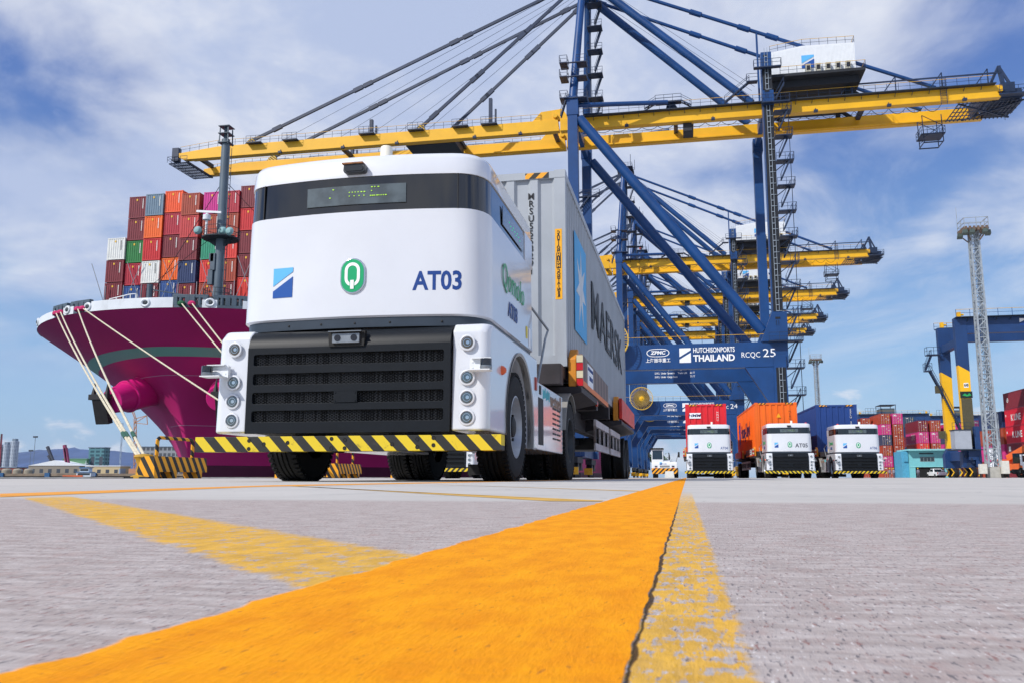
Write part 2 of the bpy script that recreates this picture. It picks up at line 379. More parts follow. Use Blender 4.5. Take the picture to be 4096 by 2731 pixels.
def hill(name, x0, x1, y, hs, col, seed):
    rnd = random.Random(seed); n = 60; mb = MB(); vs = []; fs = []
    rows = 6
    for j in range(rows+1):
        v = j/rows
        for i in range(n+1):
            u = i/n; k = u*(len(hs)-1); a = int(min(k, len(hs)-2)); h = hs[a]+(hs[a+1]-hs[a])*(.5-.5*math.cos(math.pi*(k-a)))
            vs.append((x0+(x1-x0)*u, y - 900*(1-v) + rnd.uniform(-60, 60), -3 + h*(v**.8)*(1+rnd.uniform(-.025, .025)*v)))
    for j in range(rows):
        for i in range(n): a = j*(n+1)+i; fs.append((a, a+1, a+n+2, a+n+1))
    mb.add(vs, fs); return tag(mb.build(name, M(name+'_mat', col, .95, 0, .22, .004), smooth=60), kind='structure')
hill('hills', -5700, -2500, 5600, [10, 110, 150, 175, 200, 215, 195, 180, 160, 168, 165, 140, 90], '#33507f', 3)  # the blue of the distance haze is mixed into the hill colour
# land spit across the water
mb = MB(); mb.prism([(-2600,-45),(-150,331),(-150,2400),(-2600,2400)], 'z', -4, .6)
tag(mb.build('far_shore', M('shore_earth', '#6a6255', .95, 0, .25, .05), smooth=0), kind='structure')

# ---------------------------------------------------------------- driverless terminal truck (origin: ground below the middle of the bumper bar, front faces -Y)
def cab_outline(w, y0, bulge, r, yr, rr=.06, ry=None):
    """plan outline, counter-clockwise from the rear left; front bulges towards -Y"""
    ry = ry or r; pts = []; xf = w-r; n = 14
    fr = [(x, y0+bulge*(x/xf)**2) for x in [-xf+2*xf*i/n for i in range(n+1)]]
    ye = y0+bulge
    cv_ = []
    for t in (.16, .32, .48, .64, .8, .92):
        sl = 2*bulge/xf; P0 = (xf, ye); P1 = (xf+r*.62, ye+r*.62*sl); P2 = (w, ye+ry*.36); P3 = (w, ye+ry); u = 1-t
        cv_.append(tuple(u**3*P0[i]+3*u*u*t*P1[i]+3*u*t*t*P2[i]+t**3*P3[i] for i in (0, 1)))
    left = [(-a, b) for a, b in cv_[::-1]]
    left = [(-w, ye+ry)]+left
    right = [(-p[0], p[1]) for p in left[::-1]]
    return [(-w+rr, yr), (-w, yr-rr)]+left+fr+right+[(w, yr-rr), (w-rr, yr)]
def loft(mb, rings, mi=0, cap0=True, cap1=True):
    n = len(rings[0]); vs = [p for r in rings for p in r]; fs = []
    for j in range(len(rings)-1):
        for i in range(n): a = j*n+i; b = j*n+(i+1) % n; fs.append((a, b, b+n, a+n))
    if cap0: fs.append(tuple(range(n))[::-1])
    if cap1: fs.append(tuple(range((len(rings)-1)*n, len(rings)*n)))
    mb.add(vs, fs, mi)
def make_wheel(name, x, y, r, wd, side, parent, front=True):
    """side +1: outer face towards +X"""
    wt = thing(name, None, None, (x, y, r)); wt.parent = parent
    s = side; mb = MB(); h = wd/2
    prof = [(.30, -h*s), (r*.80, -h*s*1.06), (r*.93, -h*s), (r*.985, -h*s*.8), (r, -h*s*.5)]
    for g in (-.32, 0, .32): prof += [(r, s*h*(g-.07)), (r-.018, s*h*(g-.05)), (r-.018, s*h*(g+.05)), (r, s*h*(g+.07))]
    prof += [(r, h*s*.5), (r*.985, h*s*.8), (r*.93, h*s), (r*.80, h*s*1.06), (.31, h*s), (.30, h*s*.6)]
    mb.lathe(prof, (0,0,0), 'x', 56)
    for k in range(56):                         # shoulder blocks
        a = 2*math.pi*k/56
        for e in (-1, 1):
            c = Vector((e*h*.83, math.cos(a)*(r-.006), math.sin(a)*(r-.006))); t = Vector((0, -math.sin(a), math.cos(a)))
            mb.bar(c-t*.017, c+t*.017, .05, .03, 0, up=(0, math.cos(a), math.sin(a)))
    mb.build('tyre', RUBBER, wt)
    mb = MB()
    if front:
        pr = [(.318, .5*h), (.315, h*.96), (.295, h*1.0), (.285, h*.75), (.27, h*.35), (.17, h*.02), (.165, h*.5), (.10, h*.62), (.001, h*.62)]
    else:
        pr = [(.318, .5*h), (.315, h*.96), (.295, h*1.0), (.28, h*.4), (.27, -h*.35), (.17, -h*.55), (.16, -h*.1), (.09, 0), (.001, 0)]
    mb.lathe([(a, b*s) for a, b in pr], (0,0,0), 'x', 40)
    mb.build('rim', M('silver_rim', '#b4b9bf', .38, .35, .1, 9, dirt=.3) if front else M('dark_rim', '#4d5052', .5, .5), wt)
    mb = MB()
    for k in range(10):
        a = 2*math.pi*k/10
        p = Vector((s*h*(.1 if front else -.5), math.cos(a)*.2, math.sin(a)*.2)); mb.tube(p, p+Vector((s*.075, 0, 0)), .018, 6)
        q = Vector((s*h*(.235 if front else -.44), math.cos(a+.31)*.235, math.sin(a+.31)*.235)); mb.ball(q, .026, 8, (.45, 1, 1))
    if front: mb.lathe([(.105, s*h*.6), (.10, s*h*.82), (.07, s*h*.9), (.001, s*h*.92)], (0,0,0), 'x', 20)
    mb.build('wheel_nuts', DARK, wt)
    return wt
def hexmesh(name, x0, x1, z0, z1, y, s, mat, parent):
    mb = MB(); seen = set(); h = s*math.sqrt(3)/2
    cols = int((x1-x0)/(1.5*s))+2; rows = int((z1-z0)/(2*h))+2
    for i in range(cols):
        for j in range(rows):
            cx = x0+i*1.5*s; cz = z0+j*2*h+(h if i % 2 else 0)
            P_ = [(round(cx+s*math.cos(R(60*k)), 4), round(cz+s*math.sin(R(60*k)), 4)) for k in range(6)]
            for k in range(6):
                a, b = P_[k], P_[(k+1) % 6]
                if a > b: a, b = b, a
                a = (min(max(a[0], x0), x1), min(max(a[1], z0), z1)); b = (min(max(b[0], x0), x1), min(max(b[1], z0), z1))
                if (a, b) in seen or a == b: continue
                seen.add((a, b))
                p = Vector((a[0], y, a[1])); q = Vector((b[0], y, b[1])); d = (q-p).normalized(); nrm = Vector((-d.z, 0, d.x))*.0014
                mb.add([p-nrm, q-nrm, q+nrm, p+nrm, p-nrm+Vector((0,.008,0)), q-nrm+Vector((0,.008,0)), q+nrm+Vector((0,.008,0)), p+nrm+Vector((0,.008,0))], [(0,1,2,3),(3,2,6,7),(0,4,5,1)])
    return mb.build(name, mat, parent, smooth=0, merge=False)

def port_logo(parent, name, x0, x1, z0, z1, y, face='front', th=.004, mats=(None, None), t=.36, slope=0):
    """square emblem cut by a rising diagonal: light upper left, deep lower right"""
    ma, mb_ = mats; ma = ma or LOGO_L; mb_ = mb_ or LOGO_D
    zl, zr = z0+(z1-z0)*(.40), z0+(z1-z0)*.86; g = (z1-z0)*.17
    up = [(x0, zl+.0), (x1, zr), (x1, z1), (x0, z1)]; lo = [(x0, z0), (x1, z0), (x1, zr-g), (x0, zl-g)]
    for i, (poly, m) in enumerate(((up, ma), (lo, mb_))):
        mb = MB(); mb.prism(poly, 'y', y-th, y+.001)
        if slope: mb.v = [(a, b+slope*(a-(x0+x1)/2), c) for a, b, c in mb.v]
        mb.build(name, m, parent, smooth=0)

def CAB_ARC(x):
    x = abs(x); pl = [p for p in cab_outline(1.18, 0, .075, .27, 2.65, ry=.37) if p[0] >= 0 and p[1] < .5]
    for a, b in zip(pl, pl[1:]):
        if a[0] <= x <= b[0] and b[0] > a[0]: return a[1]+(b[1]-a[1])*(x-a[0])/(b[0]-a[0])
    return .1
def make_truck(label, number):
    T = thing('terminal_truck', label, 'truck', group='white driverless terminal trucks')
    # upper cab
    def ring(z, w, y0, bul, r, yr): return [(x, y, z) for x, y in cab_outline(w, y0, .075, .27, yr, ry=.37)]
    mb = MB()
    loft(mb, [ring(1.42, 1.165, .145, .10, .36, 2.64), ring(1.435, 1.18, .13, .10, .37, 2.65), ring(2.39, 1.168, .135, .10, .38, 2.65)], cap1=True)
    body = mb.build('cab_shell', WHITE, T, smooth=40)
    mb = MB(); loft(mb, [ring(2.39, 1.162, .14, .10, .38, 2.645), ring(2.715, 1.155, .145, .10, .38, 2.642)])
    band = mb.build('window_band', [BLACKGL], T, smooth=40)
    mb = MB()
    for s in (-1, 1): mb.box(s*1.154, s*1.1685, 2.2, 2.648, 2.39, 2.716)
    mb.box(-1.13, 1.13, 2.63, 2.656, 2.39, 2.716); mb.build('rear_pillar', WHITE, T)
    mb = MB()
    loft(mb, [ring(2.715, 1.166, .137, .10, .38, 2.65), ring(2.865, 1.158, .145, .10, .38, 2.65), ring(2.915, 1.135, .172, .10, .38, 2.62), ring(2.945, 1.05, .26, .10, .36, 2.5), ring(2.97, .8, .62, .08, .3, 1.8)])
    roof = mb.build('roof', WHITE, T, smooth=50)
    mb = MB()
    for s in (-1, 1):
        mb = MB(); x = s*.93; y = .137+CAB_ARC(.93); mb.box(x-.003, x+.003, y-.004, y+.02, 2.392, 2.714); mb.build('band_seam', DARK, band)
    mb = MB(); mb.box(-.98, -.975, .2, .21, 2.4, 2.7)
    # destination screen, raised glass panel with lit characters
    xs = [-.47+.94*i/8 for i in range(9)]
    mb = MB(); pts = [(x, .127+.075*(x/.91)**2) for x in xs]
    vs = []; fs = []
    for x, y in pts: vs += [(x, y, 2.455), (x, y, 2.632), (x, y+.012, 2.455), (x, y+.012, 2.632)]
    for i in range(8): a = i*4; fs += [(a, a+4, a+5, a+1), (a+1, a+5, a+7, a+3), (a+2, a, a+4, a+6)]
    fs += [(0, 1, 3, 2), (32, 34, 35, 33)]
    mb.add(vs, fs); scr = mb.build('display_screen', M('screen_glass', '#4d575b', .2, 0, .3, 6, coat=.8), T)
    LED = M('led_green', '#a6d629', .5, emit=.7); mb = MB(); rnd = random.Random(5)
    for zc, xa, xb, k in ((2.60, -.22, -.2, 1), (2.605, .15, .21, 3), (2.565, -.06, .08, 6), (2.57, .15, .17, 1), (2.525, -.25, -.22, 1), (2.53, -.06, .08, 4), (2.525, .14, .28, 8)):
        for q in range(k):
            x = xa+(xb-xa)*q/max(1, k-1); wq = rnd.choice((.008, .014)); mb.box(x, x+wq, .1205+.075*(x/.91)**2, .126+.075*(x/.91)**2+.004, zc, zc+.006)
    mb.build('screen_text', LED, scr)
    mb = MB(); mb.box(1.1685, 1.1740, 1.0, 2.1, 2.455, 2.64); sscr = mb.build('side_screen', M('screen_glass', '#6f7b7e'), T)
    mb = MB()
    for q in range(9): yq = 1.3+.07*q; mb.box(1.174, 1.1765, yq, yq+.03, 2.56-.02*(q % 3), 2.567-.02*(q % 3))
    mb.build('screen_text', M('led_teal', '#35d08f', .5, emit=.6), sscr)
    mb = MB(); mb.box(-1.1740, -1.1685, 1.0, 2.1, 2.455, 2.64); mb.build('side_screen', M('screen_glass', '#6f7b7e'), T)
    # roof camera housing with tape
    mb = MB(); mb.prism(rrect(-.105, .105, 2.735, 2.822, .03), 'y', .075, .2); hc = mb.build('roof_camera', M('camera_black', '#33363a', .35), T, bevel=.008)
    mb = MB(); mb.prism(rrect(-.088, .088, 2.75, 2.80, .02), 'y', .068, .0755); mb.build('camera_window', BLACKGL, hc)
    mb = MB(); mb.box(-.112, .085, .062, .2, 2.816, 2.829); mb.build('brown_tape', M('brown_tape', '#8a5526', .6, 0, .3, 20), hc)
    mb = MB(); mb.lathe([(.001, 0), (.058, 0), (.056, .21), (.05, .222), (.001, .224)], (.18, .42, 2.87), 'z', 20); mb.build('antenna_post', M('antenna_cream', '#e8e3d2', .5), T)
    for s, y in ((1, .55), (-1, .55)):
        mb = MB(); mb.lathe([(.001, 0), (.07, 0), (.07, .02), (.062, .05), (.04, .07), (.001, .076)], (s*.95, y, 2.925), 'z', 20); mb.build('beacon', RED, T)
        mb = MB(); mb.lathe([(.001, 0), (.16, 0), (.155, .02), (.001, .03)], (s*.62, y+.12, 2.905), 'z', 24); mb.build('roof_disc', M('antenna_cream', '#e8e3d2'), T)
    # emblem, numbers
    port_logo(T, 'port_emblem', -.79, -.59, 1.635, 1.91, .1315+CAB_ARC(.69), slope=-.15*.69/.91**2)
    q = thing('badge', None, None, (0, 0, 0)); q.parent = T
    def stad(wd, ht, n=10):
        r = wd/2; o = []
        for cz, a0 in ((ht/2-r, 0), (-(ht/2-r), 180)): o += [(r*math.cos(R(a0+180*i/n)), 1.795+cz+r*math.sin(R(a0+180*i/n))) for i in range(n+1)]
        return o
    mb = MB(); mb.prism(stad(.236, .325), 'y', .116, .14); mb.build('badge_rim', CHROME, q, bevel=.008)
    mb = MB(); mb.prism(stad(.210, .298), 'y', .112, .12); mb.build('badge_field', LOGO_G, q)
    mb = MB(); a = stad(.142, .215); b = stad(.088, .160)
    n = len(a); vs = [(p[0], .109, p[1]+.012) for p in a]+[(p[0], .109, p[1]+.012) for p in b]+[(p[0], .1125, p[1]+.012) for p in a]+[(p[0], .1125, p[1]+.012) for p in b]
    fs = []
    for i in range(n):
        j = (i+1) % n; fs += [(i, j, n+j, n+i), (i, 2*n+i, 2*n+j, j), (n+i, n+j, 3*n+j, 3*n+i)]
    mb.add(vs, fs); mb.box(-.016, .016, .107, .1125, 1.675, 1.755); mb.build('badge_letter', SIGNW, q)
    mb = MB(); mb.box(-.0225, -.0165, .1085, .1125, 1.68, 1.75); mb.box(.0165, .0225, .1085, .1125, 1.68, 1.75); mb.build('badge_gap', LOGO_G, q)
    text('AT'+number, .232, SIGNB, T, (.765, .1315+CAB_ARC(.765), 1.725), fit=.43, ext=.002, off=.006, name='fleet_number', wrap=CAB_ARC)
    text('Qomolo', .34, GREEN_T, T, (1.1835, 1.52, 1.95), 'right', sx=.98)
    text('AT'+number, .21, SIGNB, T, (1.1835, 1.47, 1.66), 'right', off=.004, name='fleet_number')
    text('Qomolo', .34, GREEN_T, T, (-1.1835, 1.52, 1.95), 'left', sx=.98)
    text('AT'+number, .21, SIGNB, T, (-1.1835, 1.47, 1.66), 'left', off=.004, name='fleet_number')
    for s in (-1, 1):
        mb = MB(); mb.box(s*1.181, s*1.1835, 2.2, 2.28, 1.53, 1.66); mb.build('yellow_sticker', M('sticker_yellow', '#e6d03a', .5), T)
        mb = MB(); mb.box(s*1.181, s*1.1835, 2.35, 2.46, 1.42+.03, 1.66); mb.build('notice_sticker', SIGNW, T)
    # dark trim under the cab with bolt heads
    mb = MB(); loft(mb, [ring(1.335, 1.155, .15, .10, .36, 2.66), ring(1.42, 1.155, .15, .10, .36, 2.66)])
    trim = mb.build('trim_band', M('trim_grey', '#39424c', .3, .2, .1, 5), T)
    mb = MB()
    for x in (-.62, -.3, .02, .34, .8): mb.ball((x, .15+.075*(x/.91)**2, 1.375), .011, 8, (1, .6, 1))
    for s in (-1, 1):
        for y in (.9, 1.3, 1.7, 2.1): mb.ball((s*1.156, y, 1.375), .011, 8, (.6, 1, 1))
    mb.build('bolts', DARK, trim)
    # lower body: side pods with wheel arch
    for s in (-1, 1):
        arc = [(1.5+.70*math.cos(R(a)), .53+.70*math.sin(R(a))) for a in range(176, -17, -8)]
        arc = [(.80, .42), (.815, .50)]+[(y, z) for y, z in arc if True]+[(2.30, .335)]
        side = [(.06, .42)]+arc+[(2.50, .335), (2.50, 1.31), (2.46, 1.335), (.16, 1.335), (.09, 1.27)]
        mb = MB(); mb.prism(side, 'x', s*.93, s*1.25)
        pod = mb.build('side_body', WHITE, T, bevel=.022, seg=3, bevel2=.085, bsel=lambda a, b: abs(a.x) > 1.24 and abs(b.x) > 1.24 and ((min(a.y, b.y) < .17 and max(a.y, b.y) < 2.4 and a.z > .4 and min(a.z, b.z) > .41 and (a.z > 1.2 or b.z > 1.2))))
        mb = MB()
        n = len(arc); vs = [(s*1.256, y, z) for y, z in arc]+[(s*1.262, 1.5+(y-1.5)*1.045, .53+(z-.53)*1.045) for y, z in arc]
        vs += [(s*1.19, y, z) for y, z in arc]
        mb.add(vs, [(i, i+1, n+i+1, n+i) for i in range(n-1)]+[(i, i+1, 2*n+i+1, 2*n+i) for i in range(n-1)]); mb.build('arch_lip', M('arch_grey', '#9b9a96', .5), pod, merge=False)
        mb = MB()
        for z, k in ((1.158, 0), (.865, 1), (.697, 1), (.53, 1)):
            mb = MB(); c = (s*1.068, .058, z)
            mb.lathe([(.001, -.005), (.03, -.007), (.047, -.003), (.050, .004)], c, 'y', 20, 1)
            mb.lathe([(.070, .002), (.066, -.007), (.054, -.010), (.050, .002)], c, 'y', 24, 0)
            mb.lathe([(.001, -.0095), (.016, -.0095), (.018, .0)], (c[0]+.006, c[1], c[2]), 'y', 12, 2); mb.lathe([(.030, -.0085), (.034, -.0085), (.035, .0)], c, 'y', 20, 2)
            mb.build('headlight', [WHITE, LENS if k else M('lamp_smoked', '#5a5852', .1, .5, coat=1), CHROME], T)
        # lidar on a bracket
        lb = MB(); X_ = lambda a, b: sorted((s*a, s*b))
        lb.box(*X_(1.10, 1.29), .018, .026, .905, 1.02); lb.box(*X_(1.10, 1.16), .026, .062, .915, 1.01); lb.box(*X_(1.11, 1.30), -.115, .018, .905, .913); lb.box(*X_(1.12, 1.29), -.02, .018, 1.012, 1.02)
        for z in (.94, .985): lb.ball((s*1.125, .018, z), .008, 6)
        br = lb.build('lidar_bracket', WHITE2, T, bevel=.002)
        mb = MB(); c = (s*1.258, -.06, .914)
        mb.lathe([(.001, 0), (.047, 0), (.05, .01), (.05, .028), (.0485, .03), (.0485, .082), (.046, .088), (.001, .09)], c, 'z', 28, mis=[1, 1, 1, 1, 0, 0, 0]); mb.build('lidar', [BLACKGL, STEEL], br)
        mb = MB(); mb.lathe([(.001, .045), (.02, .04), (.038, .02), (.045, 0)], (s*1.25, .60, .985), 'x', 18)
        for i in range(len(mb.v)):
            if s < 0: mb.v[i] = (2*s*1.25-mb.v[i][0], mb.v[i][1], mb.v[i][2])
        mb.build('side_indicator', ORNG, T)
        mb = MB(); mb.box(*sorted((s*1.25, s*1.262)), 2.34, 2.44, .98, 1.12); mb.build('side_marker', M('marker_red', '#a8361f', .4), T)
    # grille panel
    hol = [rrect(-.872, .872, a, b, .022) for a, b in ((1.002, 1.106), (.832, .935), (.668, .770), (.508, .610))]
    pl = holes_plate('grille_panel', [(-.925, .415), (.925, .415), (.925, 1.16), (-.925, 1.16)], hol, .040, .03, CHAR, T)
    mb = MB(); pr = [(.040, 1.155), (.046, 1.19), (.062, 1.235), (.09, 1.275), (.13, 1.305), (.2, 1.325), (.3, 1.33), (.3, 1.155)]
    mb.prism(pr, 'x', -.925, .925); cap = mb.build('grille_cap', CHAR, T, smooth=50)
    mb = MB(); mb.box(-.92, .92, .10, .8, .42, 1.16); mb.build('radiator_box', DARK, T)
    for k, (a, b) in enumerate(((1.002, 1.106), (.832, .935), (.668, .770), (.508, .610))): hexmesh('grille_mesh', -.88, .88, a-.004, b+.004, .066, .0135, M('grille_wire', '#2b2f34', .45, .2), T)
    mb = MB(); mb.box(-.105, .105, .030, .042, .672, .768)
    for x in (-.09, .09):
        for z in (.685, .755): mb.ball((x, .03, z), .007, 6)
    mb.build('plate_bracket', CHAR, T)
    # stereo camera in the grille cap
    mb = MB(); mb.prism([(-.16, 1.155), (.16, 1.155), (.17, 1.285), (-.17, 1.285)], 'y', .02, .06); cp = mb.build('camera_pocket', M('pocket_black', '#0c0c0d', .7), T)
    mb = MB(); mb.box(-.125, .125, -.002, .03, 1.178, 1.262); sc = mb.build('stereo_camera', STEEL, T, bevel=.006)
    for x in (-.075, .075):
        mb = MB(); mb.lathe([(.001, -.006), (.028, -.006), (.03, .002)], (x, -.002, 1.222), 'y', 20); mb.build('camera_lens', M('lens_dark', '#24242a', .2), sc)
    mb = MB(); mb.box(-.15, .15, -.03, .04, 1.272, 1.279); mb.build('camera_visor', STEEL, sc)
    # bumper bar
    mb = MB(); mb.box(-1.375, 1.375, 0, .14, .255, .385); bar = mb.build('bumper_bar', [YB], T, bevel=.004)
    mb = MB()
    for x, z in ((-.86, .35), (-.86, .28), (-.72, .32), (-.5, .33), (-.1, .36), (-.1, .28), (.02, .35), (.02, .28), (.44, .31), (.66, .35), (.66, .285), (.80, .36), (.8, .30)):
        mb = MB(); mb.lathe([(.001, -.001), (.013, -.001), (.016, -.004), (.018, .001)], (x, 0, z), 'y', 12); mb.build('bolt_hole', DARK, bar)
    mb = MB(); mb.box(-.5, -.38, .14, 1, .27, .5); mb.box(.38, .5, .14, 1, .27, .5); mb.box(-.48, .48, .8, 7.0, .62, .86); mb.box(-.9, .9, 1.42, 1.58, .46, .62)
    mb.box(-.9, .9, 5.05, 5.35, .42, .66); mb.box(-.55, .55, 2.4, 4.7, .45, .95); mb.build('chassis_frame', DARK, T, bevel=.01)
    # side boxes
    for s in (-1, 1):
        mb = MB(); mb.box(*sorted((s*.62, s*1.235)), 2.56, 4.60, .34, 1.10); bx = mb.build('side_box', M('box_white', '#d9dadd', .22, 0, .05, 2, coat=.7, dirt=.5, dcol='#8a7d72'), T, bevel=.012)
        mb = MB(); mb.box(*sorted((s*1.2355, s*1.240)), 2.66, 2.98, .40, .93); mb.build('access_slot', DARK, bx)
        mb = MB(); mb.box(*sorted((s*1.2355, s*1.240)), 2.72, 2.84, .97, 1.07); mb.build('access_slot', DARK, bx)
        mb = MB()
        for c in range(2):
            for r_ in range(7): y0 = 3.72+.36*c; z0 = .50+.062*r_; mb.box(*sorted((s*1.2352, s*1.2395)), y0, y0+.29, z0, z0+.022)
        mb.build('vent_slots', DARK, bx)
        text('westwell', .27, M('lettering_brown', '#8a6a4c', .4), bx, (s*1.2375, 3.98, .975), 'right' if s > 0 else 'left', sx=.95)
        mb = MB(); rnd = random.Random(2)
        for k in range(7):
            y0 = 2.98+.075*k; z0 = 1.0+.012*(k % 3); mb.box(*sorted((s*1.2355, s*1.2395)), y0, y0+.04, z0-.06, z0+.05-.02*(k % 2))
        mb.build('teal_emblem', M('lettering_teal', '#3fb9c0', .4), bx)
    for s in (-1, 1):                            # rear mudguards
        mb = MB(); pts = [(5.2+.64*math.cos(R(a)), .55+.66*math.sin(R(a))) for a in range(170, 30, -10)]; n = len(pts)
        xa, xb = s*.80, s*1.28; vs = [(xa, y, z) for y, z in pts]+[(xb, y, z) for y, z in pts]+[(xa, 5.2+(y-5.2)*.96, .55+(z-.55)*.96) for y, z in pts]+[(xb, 5.2+(y-5.2)*.96, .55+(z-.55)*.96) for y, z in pts]
        fs = [(i, i+1, n+i+1, n+i) for i in range(n-1)]+[(2*n+i, 3*n+i, 3*n+i+1, 2*n+i+1) for i in range(n-1)]+[(n+i, n+i+1, 3*n+i+1, 3*n+i) for i in range(n-1)]
        mb.add(vs, fs); mb.build('mudguard', M('mudguard_grey', '#8d8a84', .6), T, merge=False)
    # thin handrail behind the cab
    mb = MB(); mb.path([(1.16, 2.66, 1.95), (1.30, 2.98, 1.74), (1.27, 2.96, 1.64), (1.20, 2.80, 1.10)], .014, 8); mb.build('grab_handle', STEEL, T); mb = MB(); mb.path([(-1.16, 2.66, 1.95), (-1.30, 2.98, 1.74), (-1.20, 2.80, 1.10)], .014, 8); mb.build('grab_handle', STEEL, T)
    for s in (-1, 1):
        make_wheel('wheel', s*1.06, 1.5, .53, .30, s, T)
        make_wheel('wheel', s*1.12, 5.2, .55, .27, s, T, False); make_wheel('wheel', s*.80, 5.2, .55, .27, s, T, False)
    return T

# ---------------------------------------------------------------- chassis trailer (local origin = truck origin)
def make_trailer(label):
    T = thing('chassis_trailer', label, 'trailer', group='chassis trailers behind the white trucks')
    mb = MB(); mb.box(-.62, -.44, 4.6, 17.4, 1.02, 1.40); mb.box(.44, .62, 4.6, 17.4, 1.02, 1.40)
    for y in (4.7, 7.2, 9.4, 12, 14.5, 17.2): mb.box(-1.22, 1.22, y-.12, y+.12, 1.28, 1.56)
    mb.box(-1.2, 1.2, 4.75, 5.6, 1.40, 1.575)
    T0 = mb.build('trailer_frame', M('trailer_steel', '#2b2528', .6, 0, .3, 4, dirt=.4, dcol='#4a3428'), T, bevel=.012)
    for s in (-1, 1):
        for y0, y1, m, zz in ((5.15, 9.2, 0, 1.30), (12.7, 17.3, 1, 1.34)):
            mb = MB(); xi, xo = s*1.38, s*1.45
            mb.prism([(y0, zz), (y1, zz+.02), (y1, zz+.42), (y0, zz+.46)], 'x', xi, xo)
            bd = mb.build('guide_board', [stripes('board_stripes', '#7c6a62', '#5c4c48', .5, (0, 1, 0), wear=.2) if m == 0 else M('board_red', '#d8281c', .4, 0, .2, 4, dirt=.35, dcol='#efe2dc')], T, bevel=.01)
            if m == 0:
                mb = MB(); xa, xb = sorted((xo, xo+s*.006)); mb.box(xa, xb, y0+.6, y0+1.35, zz+.08, zz+.40); pn = mb.build('notice_plate', SIGNW, bd)
                text('HUTCHISON PORTS', .075, SIGNB, pn, (xo+s*.0075, y0+.97, zz+.33), 'right' if s > 0 else 'left'); text('THAILAND', .1, SIGNB, pn, (xo+s*.0075, y0+1.03, zz+.2), 'right' if s > 0 else 'left')
                mb = MB(); mb.box(*sorted((xo, xo+s*.004)), y0+.02, y1-.05, zz+.01, zz+.09); mb.build('orange_stripe', M('strip_orange', '#e2762a', .5), bd)
                mb = MB()
                for k in range(4): mb.box(*sorted((s*1.365, s*1.455)), y0-.012, y0-.002, zz+.01+.11*k, zz+.11+.11*k, k % 2)
                mb.build('reflector_strip', [M('reflect_red', '#c9202a', .3), M('reflect_cream', '#d9cfae', .4)], bd)
            mb = MB(); mb.prism([(y0+.02, 1.3), (y0+.02, 1.70), (y0+.22, 1.86), (y0+.3, 1.86), (y0+.3, 1.3)], 'x', *sorted((s*1.24, s*1.36))); mb.build('corner_guide', M('guide_orange', '#d88a1e', .5, dirt=.3), T, bevel=.02)
            mb = MB(); mb.prism([(.6*s, 1.05), (1.43*s, 1.22), (1.43*s, 1.30), (.6*s, 1.30)], 'y', y0+.0, y0+2.2 if m == 0 else y1); mb.build('outrigger', M('trailer_steel', '#2b2528'), T)
        for y0, y1 in ((8.8, 11.5), (11.9, 14.6)):
            mb = MB(); x0, x1 = sorted((s*1.21, s*1.25))
            mb.box(x0, x1, y0, y1, .95, 1.08, 1); mb.box(x0, x1, y0, y1, .52, .65, 1)
            for k in range(4): yy = y0+(y1-y0-.05)*k/3; mb.box(x0, x1, yy, yy+.05, .65, .95, 1)
            mb.build('side_guard', [DARK, M('guard_white', '#bdb6b6', .5, 0, .2, 6, dirt=.7, dcol='#5d4448')], T, bevel=.004)
        for y in (15.9, 17.1):
            make_wheel('wheel', s*1.13, y, .52, .25, s, T, False); make_wheel('wheel', s*.82, y, .52, .25, s, T, False)
        mb = MB(); mb.lathe([(.001, 0), (.045, 0), (.045, .03), (.001, .04)], (s*1.4, 7.4, 1.24), 'x' , 12); mb.build('tail_reflector', RED, T)
    mb = MB(); mb.box(-.9, .9, 15.6, 17.5, .75, 1.05); mb.box(-.5, -.38, 7.2, 7.4, .25, 1.05); mb.box(.38, .5, 7.2, 7.4, .25, 1.05); mb.box(-.7, .7, 7.1, 7.5, .08, .25); mb.bar((0, 7.3, .2), (0, 7.3, 1.05), .3); mb.box(-.12, .12, 7.3, 17.1, .85, 1.0); mb.build('running_gear', DARK, T)
    return T

